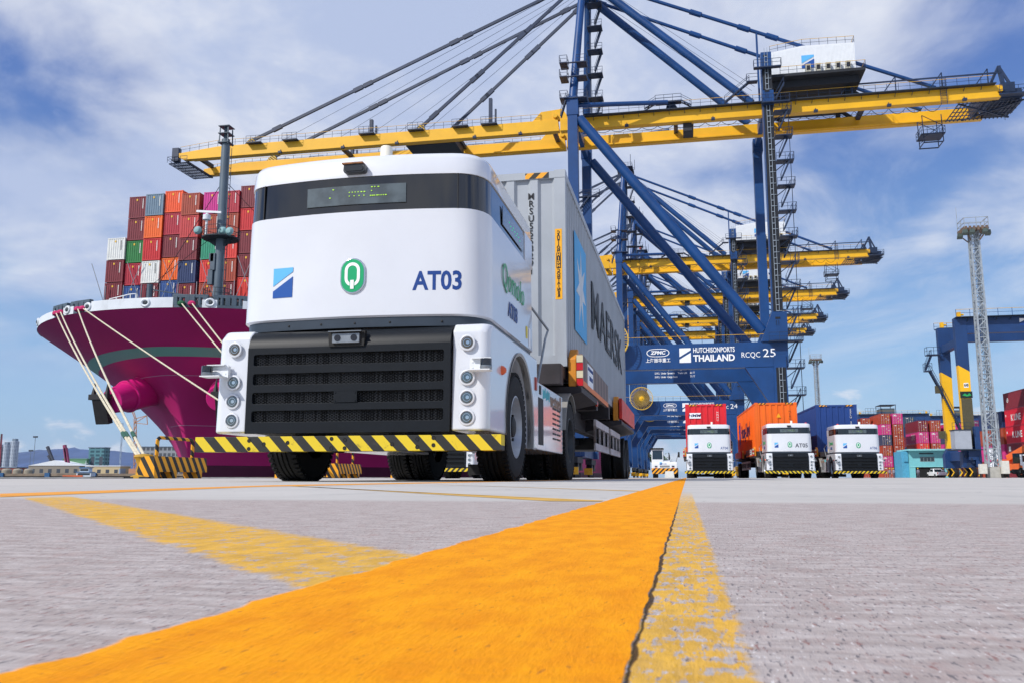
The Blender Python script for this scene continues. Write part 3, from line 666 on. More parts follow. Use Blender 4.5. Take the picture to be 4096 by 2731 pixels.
# ---------------------------------------------------------------- shipping container (origin: bottom front left corner at centre x, front end at y = 0)
W2, CH = 1.219, 2.896
def corr(n, a, b, dep):
    """trapezoid corrugation profile between a and b: list of (t, offset)"""
    o = []; p = (b-a)/n
    for i in range(n): o += [(a+p*(i+.0), 0), (a+p*(i+.30), 0), (a+p*(i+.42), dep), (a+p*(i+.88), dep)]
    return o+[(b, 0)]
def make_container(L_=12.19, H=CH, door=False, nside=44, nend=7, detail=True):
    mb = MB(); p = .16; zt = H-.12; zb = .16
    for x in (-1, 1):
        for y in (0, L_):
            a, b = sorted((x*W2, x*(W2-p))); c, d = (y, y+p) if y == 0 else (y-p, y)
            mb.box(a, b, c, d, .118, H-.118)
            for z0, z1 in ((0, .118), (H-.118, H)): mb.box(min(a, b)-.004*(x < 0), max(a, b)+.004*(x > 0), c-(.006 if y == 0 else 0), d+(.006 if y else 0), z0, z1, 1)
    for z0, z1 in ((0.02, zb), (zt, H-.015)):
        for x in (-1, 1): mb.box(*sorted((x*W2, x*(W2-.07))), p, L_-p, z0, z1)
        mb.box(-W2+p, W2-p, 0, .07, z0, z1); mb.box(-W2+p, W2-p, L_-.07, L_, z0, z1)
    for x in (-1, 1):
        pr = corr(nside, p, L_-p, .036); vs = [(x*(W2-.012-o), t, z) for t, o in pr for z in (zb, zt)]
        mb.add(vs, [(2*i, 2*i+1, 2*i+3, 2*i+2) for i in range(len(pr)-1)])
    ends = [(L_, -1)] if door else [(0, 1), (L_, -1)]
    for y, s in ends:
        pr = corr(nend, -W2+p, W2-p, .045); vs = [(t, y+s*(.012+o), z) for t, o in pr for z in (zb, zt)]
        mb.add(vs, [(2*i, 2*i+1, 2*i+3, 2*i+2) for i in range(len(pr)-1)])
    if door:
        for x0, x1 in ((-W2+p, -.012), (.012, W2-p)):
            mb.box(x0, x1, .03, .08, zb+.01, zt-.01)
            n = 5
            for k in range(n): z = zb+.2+(zt-zb-.4)*k/(n-1); mb.box(x0+.05, x1-.05, .018, .03, z-.16, z+.16)
            for f in (.22, .72):
                x = x0+(x1-x0)*f; mb.tube((x, -.01, zb-.05), (x, -.01, zt+.05), .034, 6, mi=2)
                for z in (.3, .95, 1.5, 2.2, H-.3): mb.box(x-.07, x+.07, -.03, .03, z-.04, z+.04, 2)
                mb.box(x, x+.30, -.018, .0, 1.14, 1.18, 2)
            [mb.box(x0+.06+.5*(q % 2), x0+.34+.5*(q % 2), -.02, .02, .55+.42*q, .68+.42*q, 3 if q % 3 else 4) for q in range(4)] if x0 > 0 else mb.box(x0+.35, x0+.72, .014, .02, 2.15, 2.3, 3)
    else:
        [mb.box(W2-.56, W2-.44, -.004, .02, 2.45-.15*q, 2.45-.15*q+.10, 3) for q in range(9)] if detail else None
        mb.box(-W2+1.0, -W2+1.2, -.004, .02, 2.3, 2.55, 4) if detail else None
    mb.add([(-W2+.02, .02, H-.05), (W2-.02, .02, H-.05), (W2-.02, L_-.02, H-.05), (-W2+.02, L_-.02, H-.05)], [(0, 1, 2, 3)])
    mb.add([(-W2+.02, .02, .1), (W2-.02, .02, .1), (W2-.02, L_-.02, .1), (-W2+.02, L_-.02, .1)], [(0, 1, 2, 3)])
    me_o = mb.build('shipping_container', [WHITE2]*5, smooth=0, merge=False)
    me = me_o.data; bpy.data.objects.remove(me_o); return me
CMESH = {}
CASTING = {}
def cmat(col):
    return M('container_'+col.strip('#'), col, .45, 0, .08, .9, dirt=.12, dcol='#6b4a3a')
MARKW = M('container_marking', '#e9e9e4', .6); MARKY = M('container_label_yellow', '#e3b21c', .5); BARM = M('lock_bar', '#bba9a2', .5, .2)
def container(key, col, loc, rz=0, label=None, group=None):
    k = key+col
    if k not in CMESH:
        if key not in CMESH:
            CMESH[key] = {'c40': lambda: make_container(), 'c40plain': lambda: make_container(detail=False, nside=52, nend=6), 'c40low': lambda: make_container(H=2.591), 'c40door': lambda: make_container(door=True, nside=30), 'c20door': lambda: make_container(6.06, 2.591, True, 22),
                          'c20': lambda: make_container(6.06, 2.591, False, 22)}[key]()
        me = CMESH[key].copy()
        base = cmat(col); light = col.lower() in ('#e4e4de', '#d9dcd9')
        for i_, m in enumerate((base, base, BARM if not light else STEEL, MARKW if not light else INK, MARKY)): me.materials[i_] = m
        CMESH[k] = me
    o = bpy.data.objects.new('shipping_container', CMESH[k]); C.objects.link(o); o.location = loc; o.rotation_euler = (0, 0, rz)
    return tag(o, label, 'container', group)

# ---------------------------------------------------------------- quay crane (origin: ground, x as in the world, y = 0 on the near frame)
WX, LX = -16.4, 14.1                          # waterside and landside rails
NG, FG = 5.5, 14.0                            # girder lines (y)
FY = 20.0                                     # far frame
GT, GB = 59.9, 57.8
def stair(mb, x0, z0, x1, z1, y, wdt=.8, t=.07):
    """flight of steps in the x-z plane"""
    for dy in (0, wdt): mb.bar((x0, y+dy, z0), (x1, y+dy, z1), t, .22); mb.bar((x0, y+dy, z0+1), (x1, y+dy, z1+1), t*.8); mb.bar((x0, y+dy, z0), (x0, y+dy, z0+1), t*.8); mb.bar((x1, y+dy, z1), (x1, y+dy, z1+1), t*.8)
    n = max(3, int(abs(z1-z0)/.32))
    for i in range(1, n): f = i/n; x = x0+(x1-x0)*f; z = z0+(z1-z0)*f; mb.box(x-.14, x+.14, y, y+wdt, z-.025, z+.025)
def platform(mb, x0, x1, y0, y1, z, rails='fblr', t=.06, gi=0):
    mb.box(x0, x1, y0, y1, z-.16, z, gi)
    c = {'f': [(x0, y0, z), (x1, y0, z)], 'b': [(x0, y1, z), (x1, y1, z)], 'l': [(x0, y0, z), (x0, y1, z)], 'r': [(x1, y0, z), (x1, y1, z)]}
    for k in rails: mb.rail(c[k], 1.15, 1.3, t)
def make_crane(number, label):
    K = thing('quay_crane', label, 'crane', group='blue and yellow quay cranes in a row')
    def part(n, mb, m, b=0, par=K, **k): return mb.build(n, m, par, bevel=b, **k)
    # legs
    for fy, nm in ((0, 'leg'), (FY, 'leg')):
        s = -1 if fy == 0 else 1
        mb = MB(); mb.box(WX-.8, WX+.8, fy-.85, fy+.85, 18.1, 60.4); mb.prism([(WX-1.35, 3.2), (WX+1.35, 3.2), (WX+1.0, 17.9), (WX-1.0, 17.9)], 'y', fy-1, fy+1)
        mb.prism([(WX+1.0, 10), (WX+1.0, 16.2), (WX+4.8, 16.2)], 'y', fy-.8, fy+.8); mb.box(WX-.95, WX+.95, fy-.95, fy+.95, 58, 61.2); part('leg', mb, BLUE, .04)
        mb = MB(); mb.box(LX-.75, LX+.75, fy-.85, fy+.85, 20.2, 57.6); mb.prism([(LX-1.1, 3.2), (LX+1.1, 3.2), (LX+.85, 17.9), (LX-.85, 17.9)], 'y', fy-1, fy+1)
        mb.prism([(LX-.85, 9.5), (LX-.85, 16.2), (LX-5.0, 16.2)], 'y', fy-.8, fy+.8)
        mb.box(LX-.75, LX+.95, fy-1.05, fy+.9, 57.0, 59.4); mb.prism([(LX-2.6, 20), (LX+1.3, 20), (LX+1.3, 24.4), (LX-.85, 24.4)], 'y', fy-1.08, fy+1.0)
        if fy == 0: mb.box(LX-.75, LX+.75, fy-.85, fy+.85, 59.4, 63); mb.box(LX-.75, LX+.85, fy-1.1, fy+.9, 63, 65.7)
        part('leg', mb, BLUE, .04)
        # portal beam, diagonal tube, strut
        mb = MB(); mb.box(WX-1.3, LX+1.25, fy-.8, fy+.8, 16.25, 20.0); pb = part('portal_beam', mb, BLUE, .05)
        mb = MB(); mb.rail([(WX, fy-.85, 20), (LX-1.5, fy-.85, 20)], 1.15, 1.9, .06, mtop=1); part('guard_rail', mb, [BLUE_D, YRAIL], par=pb)
        mb = MB(); mb.tube((WX+1.0, fy, 57.6), (LX-2.2, fy, 21.6), .82, 18); part('diagonal_tube', mb, BLUE)
        mb = MB(); mb.tube((WX+.8, fy+.9*(-s), 60.3), (-1.2, NG-1.6 if fy == 0 else FG+1.6, 60.9), .38, 12)
        part('strut', mb, BLUE)
        if fy == 0:
            tx = -.86
            text('HUTCHISONPORTS', 1.05, SIGNW, pb, (4.6, tx, 18.95), off=.02, fit=6.1); text('THAILAND', 1.36, SIGNW, pb, (4.6, tx, 17.72), off=.045, fit=6.1)
            port_logo(pb, 'port_emblem', -.5, 1.2, 17.15, 19.35, -.83, mats=(SIGNW, SIGNW))
            text('RCQC', 1.15, SIGNW, pb, (9.95, tx, 18.05), fit=2.7); text(number, 1.75, SIGNW, pb, (12.65, tx, 18.25), fit=1.8)
            o_ = [(math.cos(R(a))*abs(math.cos(R(a)))**-.45*1.72 if abs(math.cos(R(a))) > .02 else 0, math.sin(R(a))*.62) for a in range(0, 360, 12)]
            n = len(o_); vs = [(-3.7+x, -.84, 18.75+z) for x, z in o_]+[(-3.7+x*.93, -.84, 18.75+z*.84) for x, z in o_]+[(-3.7+x, -.80, 18.75+z) for x, z in o_]+[(-3.7+x*.93, -.80, 18.75+z*.84) for x, z in o_]
            mb = MB(); mb.add(vs, [(i, (i+1) % n, n+(i+1) % n, n+i) for i in range(n)]+[(i, 2*n+i, 2*n+(i+1) % n, (i+1) % n) for i in range(n)]); part('maker_badge', mb, SIGNW, par=pb, smooth=0)
            text('ZPMC', .72, SIGNW, pb, (-3.7, tx, 18.75), fit=2.3, off=.03, shear=.15); text('上海振华重工', .68, SIGNW, pb, (-3.7, tx, 17.55), off=.012, fit=3.7)
        else:
            for k, (a, b, c) in enumerate((('S.W.L  Under  Spreader', 'Single Lift', '41 T'), ('S.W.L  Under  Spreader', 'Twin Lift', '61 T'), ('S.W.L  Under  Cargo Beam', '', '71 T'))):
                z = 18.6-k*.64
                text(a, .46, SIGNW, pb, (-4.9, fy-.84, z), align='LEFT', off=.012, fit=3.5 if k < 2 else 3.9)
                if b: text(b, .46, SIGNW, pb, (-.95, fy-.84, z), align='LEFT', off=.012, fit=1.6)
                text(c, .46, SIGNW, pb, (1.15, fy-.84, z), align='LEFT', off=.012, sx=.92)
    # beams along the quay
    for x in (WX, LX):
        for z0, z1, k in ((3.2, 4.6, 1.2), (16.5, 19.6, .75), (57.9, 59.6, .7)):
            mb = MB(); mb.box(x-k*.55, x+k*.55, (.86 if z0 > 4 else -1.2), (FY-.86 if z0 > 4 else FY+1.2), z0, z1); part('sill_beam' if z0 < 4 else 'tie_beam', mb, BLUE, .03)
        for fy in (0, FY):                        # bogies
            mb = MB(); mb.box(x-.55, x+.55, fy-3.6, fy+3.6, 2.2, 3.1)
            for q in (-1, 1): mb.prism([(fy+q*1.9-1.7, 1.1), (fy+q*1.9+1.7, 1.1), (fy+q*1.9+.6, 2.2), (fy+q*1.9-.6, 2.2)], 'x', x-.5, x+.5)
            bg_ = part('bogie', mb, M('bogie_dark', '#23282f', .6, 0, .3, 1, dirt=.4, dcol='#6b5a22') if x < 0 else M('bogie_yellow', '#c9961c', .6, 0, .2, 1, dirt=.4, dcol='#4a3c1c'), .03)
            mb = MB()
            for q in range(8): mb.lathe([(.001, -.16), (.33, -.16), (.36, 0), (.33, .16), (.001, .16)], (x, fy-3.3+.94*q, .36), 'x', 14)
            part('bogie_wheels', mb, DARK, par=bg_)
            mb = MB(); mb.box(x-.7, x+.7, fy-4.3, fy-3.7, .5, 1.6); mb.tube((x, fy-4.7, 1), (x, fy-4.3, 1), .25); part('buffer', mb, YEL, .03, par=bg_)
    # girders: fixed part and boom, twin boxes
    for gy in (NG, FG):
        s = -1 if gy == NG else 1
        mb = MB(); mb.prism([(-19.2, GB+.05), (49.3, GB+.05), (48.2, GT), (-19.2, GT)], 'y', gy-.6, gy+.6); g = part('girder', mb, YEL, .03)
        mb = MB(); mb.box(-19, 49, gy-s*.6-.02*(s < 0), gy-s*.6+.02*(s > 0), 0, 0); 
        mb = MB(); mb.box(-19.2, 48.5, *sorted((gy-s*.63, gy-s*1.05)), GB+.15, GB+.38); part('trolley_rail_ledge', mb, YEL, par=g)
        mb = MB(); mb.prism([(-90.3, GT-.75), (-82.5, GT), (-19.6, GT), (-19.35, GB+.05), (-89.4, GB+.05), (-90.3, GB+.6)], 'y', gy-.6, gy+.6); bm_ = part('boom', mb, YEL, .03)
        mb = MB(); mb.box(-88, -20.4, *sorted((gy-s*.63, gy-s*1.05)), GB+.15, GB+.38); part('trolley_rail_ledge', mb, YEL, par=bm_)
        # hinge
        mb = MB(); mb.prism([(-24, GT), (-22.5, GT+1.6), (-18.8, GT+1.9), (-17.6, GT)], 'y', gy-.45, gy+.45); mb.tube((-20, gy-.9, GT+.6), (-20, gy+.9, GT+.6), .4); part('boom_hinge', mb, YEL, .02)
        # walkways and rails on the outer side
        yo = gy+s*.62; yw = gy+s*1.5
        mb = MB(); mb.box(-17.5, 48.5, *sorted((yo, yw)), GT-.14, GT+.0, 0); mb.rail([(-17.5, yw, GT), (14, yw, GT), (48, yw, GT)], 1.15, 1.7, .055, 1, mtop=2)
        for k in range(26): x = -16+k*2.5; mb.bar((x, yo, GT-.7), (x, yw, GT-.12), .08, mi=0)
        part('walkway', mb, [GRATE, BLUE_D, YRAIL], par=g)
        mb = MB(); mb.rail([(-90, yo, GT-.75), (-82.5, yo, GT), (-22.5, yo, GT)], 1.15, 1.7, .055, 0, mtop=1)
        for x in (-75, -68, -53.5, -44.5, -36.5, -31.4): mb.box(x-1.4, x+1.4, *sorted((yo, yo+s*1.0)), GT-.22, GT-.02, 2); mb.rail([(x-1.4, yo+s*1.0, GT-.02), (x+1.4, yo+s*1.0, GT-.02)], 1.1, .9, .055, 2)
        part('walkway', mb, [BLUE_D, YRAIL, BLUE_D], par=bm_)
        mb = MB()
        for x, h in ((-53.1, 2.9), (-31.4, 5.0)) if gy == NG else ((-60, 1.6),): mb.box(x-.28, x+.28, gy-.3, gy+.3, GT, GT+h); mb.bar((x+.9, gy, GT), (x+.9, gy, GT+h*.6), .3)
        part('boom_post', mb, BLUE_D, par=bm_)
        # ties: two forestays, one backstay, rear leg, mast
        apex = (-14.9, gy+(.9 if s < 0 else -.9)*1.0, 86.0)
        for x in (-76.5, -44.3):
            mb = MB(); mb.prism([(x-1.0, GT), (x+1.3, GT), (x+.9, GT+1.1), (x+.1, GT+1.1)], 'y', gy-.25, gy+.25); part('stay_lug', mb, stripes('lug_stripes', '#e2b51a', '#2a2822', .5, (.8, 0, 1)), par=bm_)
            q = (x+.4, gy, GT+.8); dv = (Vector(apex)-Vector(q))
            mb = MB(); mb.bar(q, apex, .36, .5)
            for f in (.08, .33, .36, .62, .66, .93): p = Vector(q)+dv*f; mb.bar(p-dv.normalized()*.9, p+dv.normalized()*.9, .5, .72)
            part('forestay', mb, BLUE_D)
        mb = MB(); q = Vector((40.2, gy, GT+.5)); a = Vector(apex); mb.tube(q, a, .30, 10)
        for f in (.30, .44, .52, .66, .96): p = q.lerp(a, f); d = (a-q).normalized(); mb.tube(p-d*1.0, p+d*1.0, .46, 10)
        p = q.lerp(a, .484); mb.bar((p.x, p.y, p.z), (p.x, gy, GT), .3) if gy == NG else None
        part('backstay', mb, BLUE)
        mb = MB(); mb.tube((-13.8, apex[1], 85.2), (12.3, gy, GT+.4), .72, 18, .62); part('rear_leg', mb, BLUE)
        mb = MB(); mb.tube((WX, 0 if s < 0 else FY, 61.0), (-15, apex[1], 87.2), .72, 18, .6); part('mast', mb, BLUE)
    mb = MB(); mb.box(-16, -13.6, NG+.2, FG-.2, 85.2, 87.4); part('apex_beam', mb, BLUE, .05)
    # hoist ropes between apex and boom
    mb = MB()
    for k in range(6):
        x = -72+5*k; mb.bar((-15, NG+1+k, 86), (x, NG+1+.8*k, GT+.2), .05)
    for k in range(4): mb.bar((-14, NG+1+2*k, 86), (13-.3*k, NG+2+1.6*k, 64), .045)
    part('hoist_ropes', mb, M('wire_rope', '#4f5a6e', .5, .3))
    mb = MB()
    for k in range(22):                          # festoon cable loops under the far girder ledge
        x0 = -16+2.6*k
        for q in range(6): f0, f1 = q/6, (q+1)/6; mb.bar((x0+2.6*f0, NG+1.3, GB+.3-3.2*f0*(1-f0)*(.5+.04*k)), (x0+2.6*f1, NG+1.3, GB+.3-3.2*f1*(1-f1)*(.5+.04*k)), .07)
    mb.bar((-17, NG+1.3, GB+.36), (42, NG+1.3, GB+.36), .14); part('festoon_cable', mb, M('cable_black', '#17181b', .7))
    for x in (-70, -58, -48, -34, -26, -8, 6, 22, 33, 44):
        mb = MB(); mb.box(x-.3, x+.3, NG-1.15, NG-.62, GB-.25, GB+.1); mb.bar((x, NG-.9, GB), (x, NG-.62, GB+.5), .1); part('floodlight', mb, BLUE_D)
    # cross ties between the girders
    for x in (-88.5, -60, -38, -20.8, 0, 16, 30, 47.5):
        mb = MB(); mb.box(x-.35, x+.35, NG+.61, FG-.61, GT-.7 if x < 45 else GB+.2, GT-.05); part('cross_tie', mb, BLUE_D if x > -30 else M('cross_black', '#20242a', .6))
    # boom tip platform and backreach end
    mb = MB(); mb.rail([(-92.6, NG-.6, GB-.3), (-92.6, FG+.6, GB-.3)], 1.1, 1.2, .06); mb.rail([(-92.6, NG-.6, GB-.3), (-88.6, NG-.6, GB-.3)], 1.1, 1.2, .06); mb.bar((-88.7, NG, GB-.3), (-88.7, FG, GB-.3), .3); [mb.bar((-92.6, NG+1.4*q, GB-.3), (-88.6, NG+1.4*q, GB-.3), .16) for q in range(7)]; mb.box(-91.8, -90.5, NG-.5, NG+.5, GB, GT+.4)
    for k in range(12): mb.bar((-92.6+.35*k, NG, GB-.35), (-92.6+.35*k, FG, GB-.35), .1)
    part('boom_tip', mb, BLUE_D)
    mb = MB(); mb.rail([(49, NG-1.0, GB+.5), (53, NG-1.0, GB+.5), (53, FG+1.0, GB+.5)], 1.15, 1.2, .06)
    mb.box(49, 53, NG-1, NG+.6, GB+.3, GB+.5); mb.box(49, 52.6, NG+.3, FG-.3, GB+.2, GB+1.6); mb.box(49.6, 51.6, NG, NG+1.6, GB+1, GB+2.6)
    for yy in (NG+.6, FG-.6): mb.bar((50.4, yy, GB+.6), (49.8, yy+.3, GT+3.6), .5); mb.bar((49.8, yy+.3, GT+3.6), (48.0, yy, GT), .36); mb.bar((49.8, yy+.3, GT+3.6), (52, yy, GB+.6), .36)
    for k in range(16): mb.bar((43.6+.6*k, NG+.6, GB-.05), (43.6+.6*k, FG-.6, GB-.05), .13)
    for k in range(5): mb.bar((43.6, NG+1+1.6*k, GB-.05), (53, NG+1+1.6*k, GB-.05), .12)
    mb.bar((43.6, NG+.8, GB-.1), (53, FG-.8, GB-.1), .2); mb.bar((53, NG+.8, GB-.1), (46, FG-.8, GB-.1), .2); mb.box(50.5, 53, NG+2, FG-2, GB, GB+.1); mb.rail([(53, NG-.6, GB), (53, FG+.6, GB)], 1.1, 1.2, .06)
    part('rear_platform', mb, BLUE_D)
    mb = MB(); mb.prism([(48.1, GT), (49.6, GT-.2), (49.6, GB+1.0), (48.4, GB+.9)], 'y', NG-.62, NG+.3); part('end_plate', mb, YEL)
    mb = MB(); mb.bar((26.5, NG-.7, GT+1.85), (49.6, NG-.7, GT+1.85), .2)
    for x in (27.6, 34.2, 41, 47.6): mb.bar((x, NG-.7, GT), (x, NG-.7, GT+2.6), .16); mb.bar((x-1.9, NG-.7, GT), (x, NG-.7, GT+2.6), .16)
    part('rope_frame', mb, BLUE_D)
    # caged ladder on the girder and hanging service gantry
    mb = MB()
    for x in (40.6, 41.5): mb.bar((x, NG-.9, GB-.6), (x, NG-.9, GT+1.6), .07)
    for k in range(11): z = GB-.4+.4*k; mb.bar((40.6, NG-.9, z), (41.5, NG-.9, z), .05); mb.bar((40.6, NG-1.3, z), (41.5, NG-1.3, z), .04)
    part('caged_ladder', mb, BLUE_D); mb = MB()
    for y in (FG-4, FG-1.2):
        for x in (39.1, 42): mb.bar((x, y, GB), (x+.1, y, 53.2), .12)
        mb.bar((39.1, y, GB), (42, y, 56), .08); mb.bar((42, y, 56), (39.1, y, 54), .08); mb.bar((39.1, y, 53.2), (42, y, 53.2), .16)
    mb.box(38.8, 42.4, FG-4.2, FG-1, 54.5, 54.7); mb.rail([(38.8, FG-4.2, 54.7), (42.4, FG-4.2, 54.7), (42.4, FG-1, 54.7), (38.8, FG-1, 54.7), (38.8, FG-4.2, 54.7)], 1.1, 1, .06)
    mb.bar((39.1, FG-4, 53.2), (39.1, FG-1.2, 53.2), .12); mb.bar((42, FG-4, 53.2), (42, FG-1.2, 53.2), .12); part('service_gantry', mb, BLUE_D)
    # machinery house
    H = thing('machinery_house', None, None, (0, 0, 0)); H.parent = K
    mb = MB(); y0, y1 = 3.0, 16.5
    pr = [(15.2, 63.3), (28.1, 63.3), (28.1, 68.0), (20.2, 68.2), (15.2, 67.5)]; mb.prism(pr, 'y', y0, y1)
    for k in range(64): x = 15.25+.2*k; zt = 67.5+(x-15.2)*.14 if x < 20.2 else 68.2-(x-20.2)*.025; mb.box(x, x+.07, y0-.04, y0+.02, 63.35, zt-.25)
    part('house_wall', mb, WHITE2, par=H, smooth=0)
    mb = MB(); mb.box(14.9, 29.3, y0-1.2, y1+1, 62.7, 63.2); mb.box(15.4, 28.6, y0+.3, y1-.3, 61.5, 62.7); part('house_floor', mb, M('house_under', '#1b1f26', .7, 0, .2), .05, par=H)
    for x in (16, 27):
        for yy in (NG, FG): mb = MB(); mb.bar((x, yy, GT), (x, yy, 61.6), .7); mb.bar((x+2.2, yy, GT), (x, yy, 61.6), .5); part('house_support', mb, M('house_under', '#1b1f26'), par=H)
    mb = MB(); mb.rail([(15.2, y0+.1, 67.5), (20.2, y0+.1, 68.2), (28.1, y0+.1, 68.0), (28.1, y1, 68.0)], 1.15, 1.3, .055, mtop=1); mb.rail([(16.5, y0-1.2, 63.2), (29.3, y0-1.2, 63.2), (29.3, y1, 63.2)], 1.15, 1.3, .055, mtop=1); part('guard_rail', mb, [BLUE_D, YRAIL], par=H)
    for x in (20.9, 22.4, 23.9, 25.4, 26.9):
        mb = MB(); mb.box(x-.38, x+.38, y0-.65, y0-.1, 63.45, 64.75); mb.box(x-.28, x+.28, y0-.67, y0-.64, 63.7, 64.5, 1); part('air_conditioner', mb, [M('ac_grey', '#b9b6a6', .5), DARK], .03, par=H)
    port_logo(H, 'port_emblem', 20.0, 21.9, 64.3, 66.5, y0-.05, th=.03)
    # dark front panels, lift rack, leg boxes and stairs on the landside near leg
    mb = MB(); mb.box(LX-.62, LX+.78, -1.02, -.84, 3.4, 16.1); mb.box(LX-.62, LX+.78, -1.02, -.84, 24.5, 56.9); mb.box(LX-.62, LX+.78, -1.0, -.84, 59.5, 62.9); tr = part('leg_front_panel', mb, NAVYBLK)  # near-black panels over the front face of the leg
    mb = MB()
    for a, b in ((3.4, 16.1), (24.5, 56.9), (59.5, 66.4)):
        for x in (LX-.20, LX+.24): mb.bar((x, -1.12, a), (x, -1.12, b), .07)
        for k in range(int((b-a)/.9)): mb.bar((LX-.2, -1.12, a+.9*k), (LX+.24, -1.12, a+.9*k), .1)
        for k in range(int((b-a)/1.8)): mb.bar((LX+.24, -1.12, a+1.8*k), (LX+.66, -1.08, a+1.8*k), .06)
    part('lift_rack', mb, M('rack_steel', '#9aa4ad', .5, .4), par=tr)
    mb = MB(); rnd = random.Random(3); z = 5.0; k = 0
    xs0, xs1 = LX+1.3, LX+3.2
    while z < 56:
        hgt = 3.1
        a, b = (xs0, xs1) if k % 2 == 0 else (xs1, xs0)
        if 16 < z < 18.5: pass
        stair(mb, LX+1.5, z, LX+2.9, z+hgt, -.8+.9*(k % 2), .75); mb.box(LX+.9, LX+3.5, -.95, 1.0, z+hgt-.14, z+hgt); mb.rail([(LX+3.5, -.95, z+hgt), (LX+3.5, 1.0, z+hgt)], 1.1, 1, .06); mb.rail([(LX+.9, -.95, z+hgt), (LX+3.5, -.95, z+hgt)], 1.1, 1.2, .06)
        mb.bar((LX+.8, 0, z+hgt-1.5), (LX+2.6, 0, z+hgt-.1), .12)
        z += hgt+.9; k += 1
        mb.bar((LX+3.2, .9, z-4), (LX+3.2, .9, z+.2), .09)
    part('stair_tower', mb, BLUE_D)
    mb = MB(); platform(mb, LX-1.9, LX+2.2, -1.9, -1.06, 63.0, 'flr'); part('leg_platform', mb, [BLUE_D]); mb = MB(); platform(mb, LX-.9, LX+3.2, -1.9, -1.06, 57.2, 'flr'); stair(mb, LX+.8, 57.3, LX+2.6, 60.6, -.6); part('leg_platform', mb, [BLUE_D]); mb = MB(); platform(mb, LX-1.5, LX+3.0, -2.0, -.9, 20.0, 'fr'); part('leg_platform', mb, [BLUE_D]); mb = MB()
    stair(mb, LX-6.2, 60.2, LX-2.2, 63.4, NG-1.6); platform(mb, LX-2.6, LX-.9, NG-1.8, NG-.7, 63.4, 'fl')
    part('leg_platform', mb, [BLUE_D])
    mb = MB()
    for z in (58.4, 64.2, 22.6):
        mb.box(LX-.4, LX+.3, -1.14, -1.1, z+.7, z+1.0); mb.box(LX-.28, LX-.24, -1.14, -1.1, z-.3, z+.5); mb.box(LX+.04, LX+.08, -1.14, -1.1, z-.3, z+.5)
    part('door_hardware', mb, NAVYBLK)
    # mast stairs and waterside platforms
    mb = MB(); z = 61.5; k = 0
    while z < 84:
        stair(mb, WX+2.7+.02*k, z, WX+3.9+.02*k, z+3.4, 9.6, .7); mb.box(WX+1.6, WX+4.2, 8.2, 10.4, z+3.3, z+3.42); mb.rail([(WX+1.6, 8.2, z+3.4), (WX+4.2, 8.2, z+3.4)], 1.1, 1, .06); z += 4.4; k += 1
    mb.bar((WX+2.0, 10, 60), (WX+2.0, 10, 85), .22); part('mast_stairs', mb, BLUE_D)
    for z in (60.9, 64.6, 67.0):
        mb = MB(); platform(mb, WX-2.0, WX-.75, -1.4, 1.2, z, 'flr'); platform(mb, WX+.75, WX+2.4, -1.2, 1.0, z, 'fr'); mb.box(WX-.75, WX+.75, -1.2, -.9, z-.16, z-.02); part('leg_platform', mb, BLUE_D)
    mb = MB(); stair(mb, WX-1.9, 57.8, WX-1.0, 60.8, -1.1); part('leg_stair', mb, BLUE_D); mb = MB(); platform(mb, WX+1.2, WX+4.4, NG-1.6, NG-.7, 60.1, 'flr'); part('leg_platform', mb, BLUE_D); mb = MB()
    for z in (50.6, ): platform(mb, WX-1.8, WX+2.4, FY-1.6, FY-.9, z, 'flr')
    stair(mb, WX-1.6, 47.8, WX+.6, 50.5, FY-1.7); part('leg_platform', mb, BLUE_D)
    mb = MB(); platform(mb, -3.2, 1.0, NG-1.9, NG-.7, 61.0, 'flrb'); stair(mb, -5, 60, -3.2, 61, NG-1.8); stair(mb, 2.6, 60, 1, 61, NG-1.8); mb.prism([(-1.6, GT), (.6, GT), (-.2, 61.3), (-1.3, 61.3)], 'y', NG-.5, NG+.5); part('strut_platform', mb, BLUE_D)
    # trolley with cab under the girders
    mb = MB(); mb.box(1.2, 2.9, NG+1.2, FG-1.2, GB+.2, GB+1.2); mb.box(1.2, 2.6, NG+.2, NG+2.2, GB-1.3, GB+.2); part('trolley', mb, M('trolley_dark', '#23262b', .6))
    mb = MB(); mb.box(-47, -38, NG+1.2, FG-1.2, GB+.1, GB+1.4); mb.rail([(-47, NG+1.2, GB+1.4), (-36, NG+1.2, GB+1.4)], 1, 1, .06); part('boom_carriage', mb, M('trolley_dark', '#23262b'))
    # cable reel in front of the near portal beam, beacon
    G = thing('cable_reel', None, None, (-11.0, -2.6, 20.6)); G.parent = K
    mb = MB()
    for yy in (-.35, .35):
        n = 40
        for i in range(n):
            a, b = 2*math.pi*i/n, 2*math.pi*(i+1)/n; mb.bar((2.95*math.cos(a), yy, 2.95*math.sin(a)), (2.95*math.cos(b), yy, 2.95*math.sin(b)), .13)
            if i % 1 == 0: mb.bar((.4*math.cos(a), yy, .4*math.sin(a)), (2.95*math.cos(a), yy, 2.95*math.sin(a)), .05)
    part('reel_frame', mb, M('reel_yellow', '#d9b23c', .5, 0, .1), par=G, merge=False)
    mb = MB(); mb.lathe([(.001, -.55), (.3, -.55), (.38, -.4), (.62, -.36)], (0,0,0), 'y', 20); mb.tube((0, -.3, 0), (0, 1.9, 0), .3); mb.box(-.5, .5, .8, 1.9, -1.4, .5); part('reel_hub', mb, YEL, par=G)
    mb = MB(); mb.lathe([(.7, -.3), (2.15, -.3), (2.15, .3), (.7, .3)], (0,0,0), 'y', 36); part('cable_coil', mb, M('cable_brown', '#5d5040', .8, 0, .2, 10), par=G)
    mb = MB(); mb.ball((-15, NG, 88.1), .5, 12); part('apex_beacon', mb, M('beacon_orange', '#e0563a', .5))
